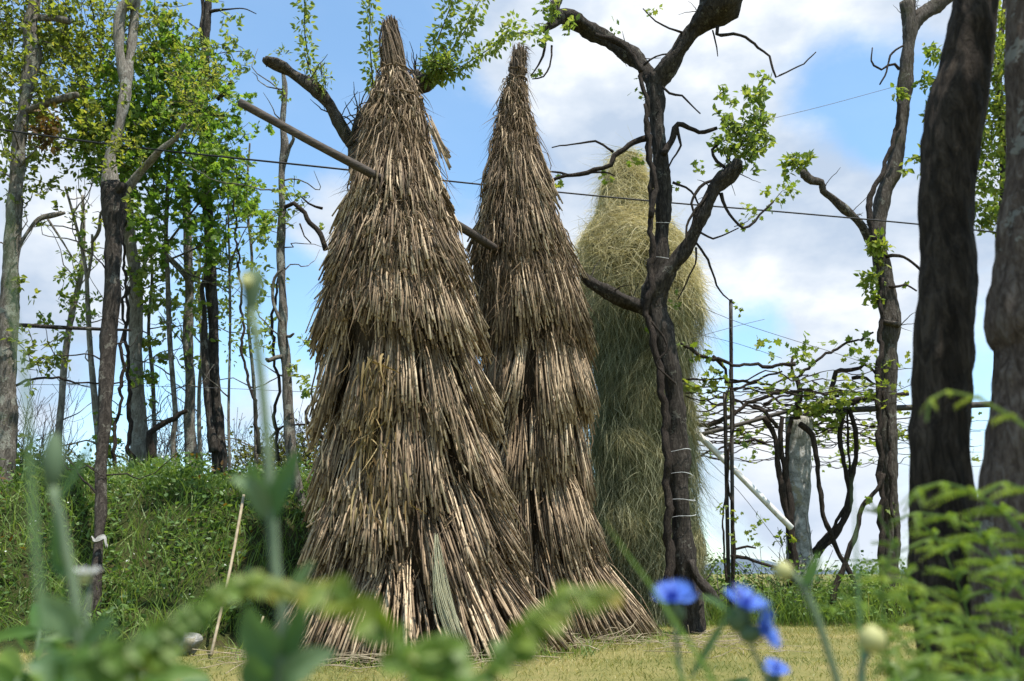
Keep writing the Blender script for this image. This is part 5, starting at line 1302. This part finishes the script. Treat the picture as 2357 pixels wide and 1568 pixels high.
def cornflower_head(root, c, axis, size, seed):
    global R
    ax = unit(axis)
    b = Buf(); lathe(b, c - ax * size * .55, ax, [(0, .001), (.02 * size, size * .13), (.2 * size, size * .24), (.38 * size, size * .22), (.5 * size, size * .15), (.55 * size, size * .13)], tint=.3)
    b.obj("bud_scales", M["stem_green"], root)
    u, w = perp(ax[None]); u, w = u[0], w[0]
    for k in range(9):
        a = 2 * math.pi * k / 9 + R.uniform(-.15, .15)
        d = unit((math.cos(a) * u + math.sin(a) * w) + ax * R.uniform(.25, .6))
        fb = Buf(); L = size * R.uniform(.5, .62)
        n = 6
        fan = unit(np.cross(d, ax))
        root_ = np.tile(c + d * L * .28, (n, 1)); sp = np.linspace(-.55, .55, n)[:, None]
        ribbons(fb, root_, d[None] + fan[None] * sp, np.full(n, L * .75), np.full(n, size * .12), np.tile(ax * .12, (n, 1)), np.clip(R.normal(.55, .15, n), 0, 1), 4, side=np.tile(fan, (n, 1)))
        tube(fb, np.vstack([c, c + d * L * .32]), [size * .015, size * .04], 6, .004, 0, tint=.5)
        fb.obj("floret", M["petal_blue"], root)
    fb = Buf(); n = 26
    dd = unit(np.tile(ax, (n, 1)) + R.normal(0, .35, (n, 3)))
    ribbons(fb, np.tile(c, (n, 1)), dd, R.uniform(.25, .4, n) * size, np.full(n, size * .05), R.normal(0, .1, (n, 3)), R.uniform(0, .3, n), 3); fb.obj("disc", M["petal_blue"], root)


GW = "blue cornflowers in the foreground"
rt, q = weed("cornflower", "blue cornflower on the left, open head facing up, in front of the haystack's foot", "flower", [(1550, 1400), (1556, 1460), (1562, 1520), (1575, 1600), (1600, 1700)], .78, 9, [([(1590, 1560), (1625, 1500), (1660, 1440), (1690, 1390)], 16, (.4, .6))], group=GW)
cornflower_head(rt, P(1550, 1384, .78), (-.1, -.5, .9), .040, 1)
rt, q = weed("cornflower", "blue cornflower on the right with a broad nodding head turned to the right", "flower", [(1722, 1440), (1730, 1490), (1760, 1550), (1780, 1640)], .74, 9, [([(1700, 1430), (1670, 1400), (1640, 1380), (1610, 1372)], 14, (.4, .6))], group=GW)
cornflower_head(rt, P(1712, 1398, .74), (.25, -.35, .8), .040, 2)
cornflower_head(rt, P(1752, 1452, .735), (.75, -.55, .25), .034, 3)
rt, q = weed("cornflower", "smallest blue cornflower, low at the bottom edge right of the larger two", "flower", [(1788, 1556), (1790, 1600), (1795, 1680)], .8, 7, [], group=GW)
cornflower_head(rt, P(1786, 1546, .8), (.1, -.5, .8), .024, 4)

# tall hairy bud stems on the left
rt, q = weed("bud_plant", "tall grey green bud on a hairy stem before the big stack's left edge", "plant", [(578, 690), (590, 780), (604, 900), (616, 1040), (624, 1180), (632, 1300), (648, 1400), (646, 1500), (640, 1600)], .56, 20,
             [([(618, 1195), (598, 1150), (572, 1115), (528, 1100)], 44, (.7, .9)), ([(618, 1200), (640, 1140), (668, 1085), (688, 1032)], 54, (.05, .2)), ([(616, 1195), (598, 1140), (585, 1095), (578, 1060)], 50, (.2, .4)),
              ([(640, 1545), (606, 1490), (582, 1440), (572, 1390)], 80, (.3, .5)), ([(645, 1540), (678, 1470), (694, 1410), (696, 1370)], 50, (.0, .15)), ([(640, 1580), (680, 1545), (730, 1515), (775, 1500)], 66, (.7, .9)), ([(645, 1370), (610, 1345), (590, 1330), (565, 1305)], 34, (.6, .8)), ([(645, 1380), (680, 1350), (700, 1320), (725, 1290)], 34, (.6, .8)), ([(640, 1590), (600, 1570), (585, 1540), (580, 1500)], 70, (.1, .3))])
b = Buf(); c = P(578, 735, .56); lathe(b, c, (-.05, 0, 1), [(0, .002), (.008, .0035), (.016, .0058), (.026, .0074), (.032, .0072), (.035, .005), (.036, .001)], tint=.2); b.obj("bud", M["stem_green"], rt)
b = Buf(); lathe(b, P(567, 648, .549), (0, -1, .3), [(0, .0045), (.002, .0044), (.003, .003), (.0035, .0001)], tint=.9); b.obj("bud_tip", M["bud_yellow"], rt)
rt, q = weed("bud_plant", "grey green bud stem at the far left, its top against the sky above the bank", "plant", [(118, 1110), (135, 1180), (150, 1260), (168, 1340), (180, 1430), (190, 1520), (200, 1620)], .55, 20,
             [([(180, 1470), (150, 1430), (115, 1395), (85, 1360)], 60, (.7, .9)), ([(130, 1160), (160, 1110), (190, 1060), (215, 1010)], 22, (.3, .5)), ([(185, 1500), (230, 1450), (270, 1420)], 50, (.3, .5)), ([(165, 1330), (130, 1300), (128, 1240), (118, 1180)], 26, (.0, .2)), ([(190, 1560), (140, 1540), (100, 1530), (50, 1540)], 60, (.1, .3))])
b = Buf(); lathe(b, P(120, 1120, .55), (-.1, 0, 1), [(0, .003), (.006, .0058), (.016, .0072), (.024, .0062), (.03, .0045), (.034, .003)], tint=.2); b.obj("bud", M["stem_green"], rt)
def leafy(label, px, py, y, n, L, w, ti, mat="bramble_leaf", spread=1.0):
    c = P(px, py, y); root = thing("leafy_weed", label, "plant", (c[0], c[1], 0), "leafy weeds close to the camera")
    b = Buf(); tube(b, np.vstack([c, c * np.array([1, 1, .5]), [c[0] + .01, c[1] + .02, -.01]]), [.0016, .0022, .0026], 6, .03, .05, tint=.4); b.obj("stem", M["stem_green"], root)
    for k in range(n):
        a = R.uniform(0, 2 * math.pi); up = R.uniform(-.1, 1.1); LL = L * R.uniform(.6, 1.1)
        d = unit(np.array([math.cos(a) * spread, math.sin(a) * .6, up]))
        t_ = np.linspace(0, 1, 5)[:, None]; o = c - np.array([0, 0, R.uniform(0, .07)])
        bl = Buf(); blade(bl, o + d * LL * t_ - np.array([0, 0, .35]) * LL * t_ ** 2, w * R.uniform(.7, 1.2), tuple(np.clip(np.array(ti) + R.normal(0, .1), 0, 1)), cols=3, nrm=(R.normal(0, .3), -1, R.uniform(.1, .9))); bl.obj("leaf", M[mat], root)
leafy("mid green leafy weed in the bottom left corner", 40, 1560, .75, 16, 0.064, 0.0087, (.1, .3))
leafy("yellow green leafy weed at the bottom edge left of the bank foot", 170, 1545, .85, 15, 0.068, 0.0093, (.3, .5))
leafy("leafy weed with broad leaves at the bottom below the grey rock", 330, 1550, .7, 16, 0.064, 0.0099, (.25, .45))
leafy("grey green leafy weed at the bottom left of the tall bud stem", 480, 1580, .9, 15, 0.060, 0.0081, (.4, .7), "weed_leaf")
leafy("dark leafy weed at the left edge below the pale daisy flower", 90, 1450, 1.1, 14, 0.068, 0.0074, (.0, .2))
leafy("small leafy weed at the bottom centre below the pale straw sheaf", 1060, 1590, .7, 14, 0.051, 0.0081, (.25, .45))
leafy("grey green leafy weed at the bottom between straw sheaf and cornflowers", 1380, 1620, .9, 14, 0.060, 0.0062, (.3, .6), "weed_leaf")
leafy("leafy weed under the smallest cornflower at the bottom edge", 1640, 1610, .95, 15, 0.064, 0.0062, (.3, .6), "weed_leaf")
leafy("bright leafy weed at the bottom among the lower bracken", 2080, 1560, 1.0, 17, 0.076, 0.0081, (.2, .5))
leafy("dark leafy weed in the bottom right corner under the bracken", 2280, 1570, 1.0, 17, 0.076, 0.0093, (.05, .25))
# white flower
rt, q = weed("white_flower", "small white flower with a yellowish heart low on the left", "flower", [(205, 1340), (200, 1420), (205, 1500), (215, 1620)], .7, 9, [([(205, 1540), (250, 1480), (280, 1440)], 30, (.3, .5))])
c = P(198, 1324, .7); b = Buf(); n = 9; a = np.linspace(0, 2 * math.pi, n, endpoint=False)
dd = np.column_stack([np.cos(a), np.sin(a) * .8, .35 + 0 * a])
ribbons(b, np.tile(c, (n, 1)), dd, np.full(n, .0125), np.full(n, .0065), np.tile([[0, 0, .1]], (n, 1)), R.uniform(0, 1, n), 4, side=np.column_stack([-np.sin(a), np.cos(a), 0 * a]), taper=.35); b.obj("petals_ring", M["petal_white"], rt)
b = Buf(); lathe(b, c - np.array([0, 0, .008]), (0, 0, 1), [(0, .0005), (.003, .0042), (.009, .0042), (.011, .0005)], tint=.8); b.obj("flower_heart", M["bud_yellow"], rt)
# yellow buds right
for lab, stem, bud, y, s in (("pale yellow bud on a drooping grey stem before the far weeds", [(1822, 1318), (1850, 1350), (1880, 1420), (1900, 1480), (1925, 1560), (1940, 1640)], (1803, 1312), .72, .0078), ("large pale yellow bud near the bottom right under the fern", [(1998, 1500), (1985, 1530), (1980, 1560), (1990, 1640)], (2008, 1470), .7, .0105), ("small yellow green bud at the bottom edge in front of the big stack", [(952, 1530), (950, 1600)], (950, 1512), .8, .006)):
    rt, q = weed("bud_plant", lab, "plant", stem, y, 14, [([(stem[1][0], stem[1][1]), (stem[1][0] + 20, stem[1][1] - 40), (stem[1][0] + 35, stem[1][1] - 80)], 26, (.2, .5))] if s < .01 and s > .007 else [])
    b = Buf(); c = P(*bud, y); lathe(b, c - np.array([0, 0, s]), (0, 0, 1), [(0, s * .3), (s * .3, s * .8), (s * .9, s * 1.0), (s * 1.5, s * .8), (s * 2, s * .1)], tint=.8); b.obj("bud", M["bud_yellow"], rt)
# arching lobed leaves across the bottom
def arch(label, rows, y, w, ti, lobes=6, dy=0.0, mat="bramble_leaf"):
    q = pxs(rows, y, dy)
    base = stem_to_ground([rows[0], (rows[0][0] + (rows[0][0] - rows[1][0]) * .15, rows[0][1] + 90)], y)
    root = thing("arching_leaf", label, "leaf", base[-1], "arching leaves close to the camera")
    b = Buf(); tube(b, base, np.full(len(base), .0016), 6, .02, .05, tint=.5); b.obj("stalk", M["stem_green"], root)
    b = Buf(); W = S(w, 1400, y)
    c = catmull(q, .004); tube(b, c, np.linspace(.0012, .0005, len(c)), 5, .01, .05, tint=ti[0])
    tg = unit(np.gradient(c, axis=0)); m_ = max(9, int(len(c) * .004 / (W * .26)))
    for f in np.linspace(.03, .99, m_):
        k = min(int(f * (len(c) - 1)), len(c) - 1)
        sd = unit(np.cross(tg[k], np.array([0, -1, .5])))
        for sg in (-1, 1):
            L = 1.25 * W * R.uniform(.55, 1.0) * (math.sin(math.pi * (.12 + .8 * (1 - f))) ** .6) * .8
            d = unit(sd * sg * R.uniform(.4, .9) + tg[k] * .7 + np.array([R.normal(0, .2), R.uniform(-.5, .5), -.25]))
            t_ = np.linspace(0, 1, 4)[:, None]
            blade(b, c[k] + d * L * t_ - np.array([0, 0, .25]) * L * t_ ** 2, L * .36, (ti[0] + (ti[1] - ti[0]) * f + R.normal(0, .07),) * 2, cols=2, nrm=(R.normal(0, .4), -1, R.normal(.5, .4)))
    b.obj("blade", M[mat], root)
arch("blurred yellow green leaf arching from the lower left towards the stack, tip orange", [(300, 1560), (330, 1480), (420, 1420), (490, 1375), (560, 1342), (640, 1352), (715, 1368)], .5, 62, (.2, .72))
arch("blurred green leaf arching left from the bottom centre with an orange tip", [(960, 1600), (915, 1510), (880, 1440), (830, 1395), (770, 1365), (700, 1350)], .48, 84, (.25, .74))
arch("blurred green leaf arching right from the bottom centre with an orange tip", [(1070, 1600), (1120, 1545), (1190, 1475), (1240, 1420), (1300, 1375), (1370, 1362), (1432, 1372)], .5, 74, (.25, .74))
arch("broad green blurred leaf standing up at the bottom centre", [(1000, 1640), (1010, 1570), (1020, 1520), (1010, 1460)], .5, 110, (.3, .45))
arch("dim green blurred leaf at the very bottom left corner", [(60, 1680), (90, 1600), (150, 1540), (260, 1500), (340, 1470)], .48, 90, (.1, .3))
arch("pale green blurred leaf low on the left before the bank foot", [(280, 1640), (320, 1560), (360, 1500), (420, 1470)], .5, 70, (.4, .5))
# grass stalks in front
def gstalk(label, rows, y, w, mat="fern", ti=(.3, .6)):
    q = stem_to_ground(rows, y)[::-1]
    b = Buf(); blade(b, q, S(w / 2, 1400, y), ti, cols=1, nrm=(0, -1, .2)); tag(b.obj("grass_blade", M[mat], offset=q[0]), label, "grass blade", "single grass blades in front")
gstalk("long grass blade slanting down right across the haystack's foot", [(1385, 1190), (1440, 1270), (1500, 1350), (1560, 1440), (1620, 1530), (1660, 1600)], .7, 18)
gstalk("thin upright grass blade at the right before the slim tree", [(1962, 1090), (1966, 1180), (1972, 1300), (1980, 1450), (1990, 1600)], .8, 14, "weed_leaf")
gstalk("grass blade bending right below the pale cornflower", [(1500, 1420), (1530, 1480), (1560, 1540), (1590, 1620)], .75, 16)
gstalk("pale blurred grass blade leaning at the upper left", [(20, 420), (30, 700), (60, 900), (80, 1200), (110, 1560)], .42, 22, "weed_leaf", (.5, .8))
gstalk("dark green broad blade standing left of the bud stem", [(150, 1220), (140, 1320), (140, 1420), (150, 1560)], .55, 26)
gstalk("blurred grass blade leaning left of the right cornflower", [(1420, 1490), (1390, 1440), (1350, 1400)], .7, 12) if False else None
# bracken on the right
def bracken(label, rows, y, w, n, tm=.55, dy=0.0, pin=8):
    q = pxs(rows, y, dy)
    root = thing("bracken", label, "fern", (q[0, 0], q[0, 1], 0), "bracken fronds at the right edge")
    b = Buf(); frond(b, q, S(w * 1.25, 1200, y), int(n * 1.15), .0022, tm, pin + 5); b.obj("frond", M["fern"], root, smooth=False)
    g = np.vstack([q[0], q[0] * np.array([1, 1, .5]) + np.array([.02, .02, 0]), [q[0, 0] + .03, q[0, 1] + .03, -.01]])
    b = Buf(); tube(b, g, [.0022, .003, .0035], 7, .03, .05, tint=.5); b.obj("stalk", M["stem_green"], root)
bracken("high bright bracken frond crossing both near trunks, tip drooping left", [(2480, 1130), (2400, 1010), (2330, 960), (2250, 915), (2180, 900), (2140, 920), (2132, 970)], .85, 60, 22, .8)
bracken("feathery bracken frond crossing the dark near trunk's foot", [(2420, 1480), (2340, 1330), (2270, 1240), (2190, 1190), (2110, 1180), (2050, 1200)], 1.15, 120, 26, .45)
bracken("tall bracken frond tip up against the sky by the slim tree", [(2180, 1720), (2150, 1560), (2110, 1400), (2060, 1260), (2020, 1180), (2000, 1150)], 1.2, 90, 24, .5)
bracken("bracken frond leaning left over the lawn edge by the pale bud", [(2100, 1700), (2060, 1560), (1990, 1450), (1920, 1400), (1850, 1390)], 1.2, 80, 22, .45)
bracken("dark green bracken frond low between the near trunks", [(2440, 1640), (2400, 1500), (2350, 1400), (2290, 1360), (2230, 1370)], 1.25, 120, 24, .3)
bracken("big bracken frond spreading over the bottom right corner", [(2500, 1720), (2400, 1560), (2290, 1470), (2170, 1440), (2060, 1490), (2010, 1560)], .9, 130, 26, .55)
bracken("bracken frond just under the high bright one, half hidden by the trunk edge", [(2470, 1330), (2420, 1200), (2370, 1130), (2310, 1110), (2260, 1140)], 1.0, 100, 22, .6)
bracken("upper broad bracken frond arching left before the dark near trunk", [(2440, 1420), (2380, 1260), (2310, 1180), (2240, 1130), (2170, 1110), (2110, 1125), (2080, 1180)], 1.0, 120, 24, .5)
bracken("middle bracken frond arching left below the broad one", [(2460, 1600), (2380, 1400), (2300, 1300), (2220, 1250), (2140, 1240), (2070, 1270)], 1.05, 110, 24, .5)
bracken("long yellow green bracken frond arching to the bottom right corner", [(1990, 1290), (2040, 1330), (2120, 1350), (2200, 1400), (2270, 1480), (2330, 1560)][::-1], .8, 80, 22, .75)
bracken("dark bracken frond filling the lower right corner", [(2440, 1700), (2360, 1560), (2280, 1470), (2200, 1420), (2120, 1410), (2060, 1440)], 1.1, 120, 22, .35)
bracken("small bracken frond standing up left of the near trunk's foot", [(2060, 1620), (2040, 1480), (2030, 1380), (2040, 1300), (2060, 1240)], 1.0, 80, 18, .45)
bracken("bracken frond spreading left at the bottom beside the big yellow bud", [(2160, 1680), (2120, 1540), (2060, 1450), (1990, 1390), (1930, 1370)], .95, 90, 20, .5)
bracken("lowest bracken frond along the bottom edge at the right", [(2420, 1720), (2340, 1620), (2240, 1540), (2150, 1510), (2080, 1530)], .85, 100, 20, .65)
bracken("bracken frond tucked against the right edge below the lichen trunk", [(2480, 1500), (2430, 1380), (2380, 1320), (2320, 1300), (2260, 1320)], .9, 90, 20, .55)

for lab, rows, y, w, n, tm in (
    ("fine bracken frond low on the right, tip just below the thin grass blade", [(2200, 1700), (2150, 1520), (2080, 1380), (2020, 1330), (1960, 1330)], 1.3, 95, 24, .55),
    ("fine bracken frond upright before the dark near trunk", [(2280, 1700), (2250, 1500), (2200, 1330), (2150, 1230), (2110, 1200)], 1.35, 110, 26, .5),
    ("fine bracken frond upright before the lichen trunk", [(2360, 1700), (2340, 1480), (2300, 1310), (2250, 1210), (2220, 1190)], 1.35, 110, 26, .55),
    ("fine bracken frond at the right edge arching up and left", [(2470, 1600), (2430, 1380), (2370, 1240), (2310, 1170), (2270, 1160)], 1.3, 110, 26, .5),
    ("fine bracken frond behind the others, arching left over the weeds", [(2260, 1640), (2180, 1450), (2100, 1340), (2020, 1290), (1950, 1290)], 1.5, 100, 24, .45),
    ("fine bracken frond low in the right corner, facing the camera", [(2400, 1720), (2340, 1590), (2260, 1500), (2180, 1470), (2110, 1480)], 1.2, 110, 24, .6)):
    bracken(lab, rows, y, w, n, tm)
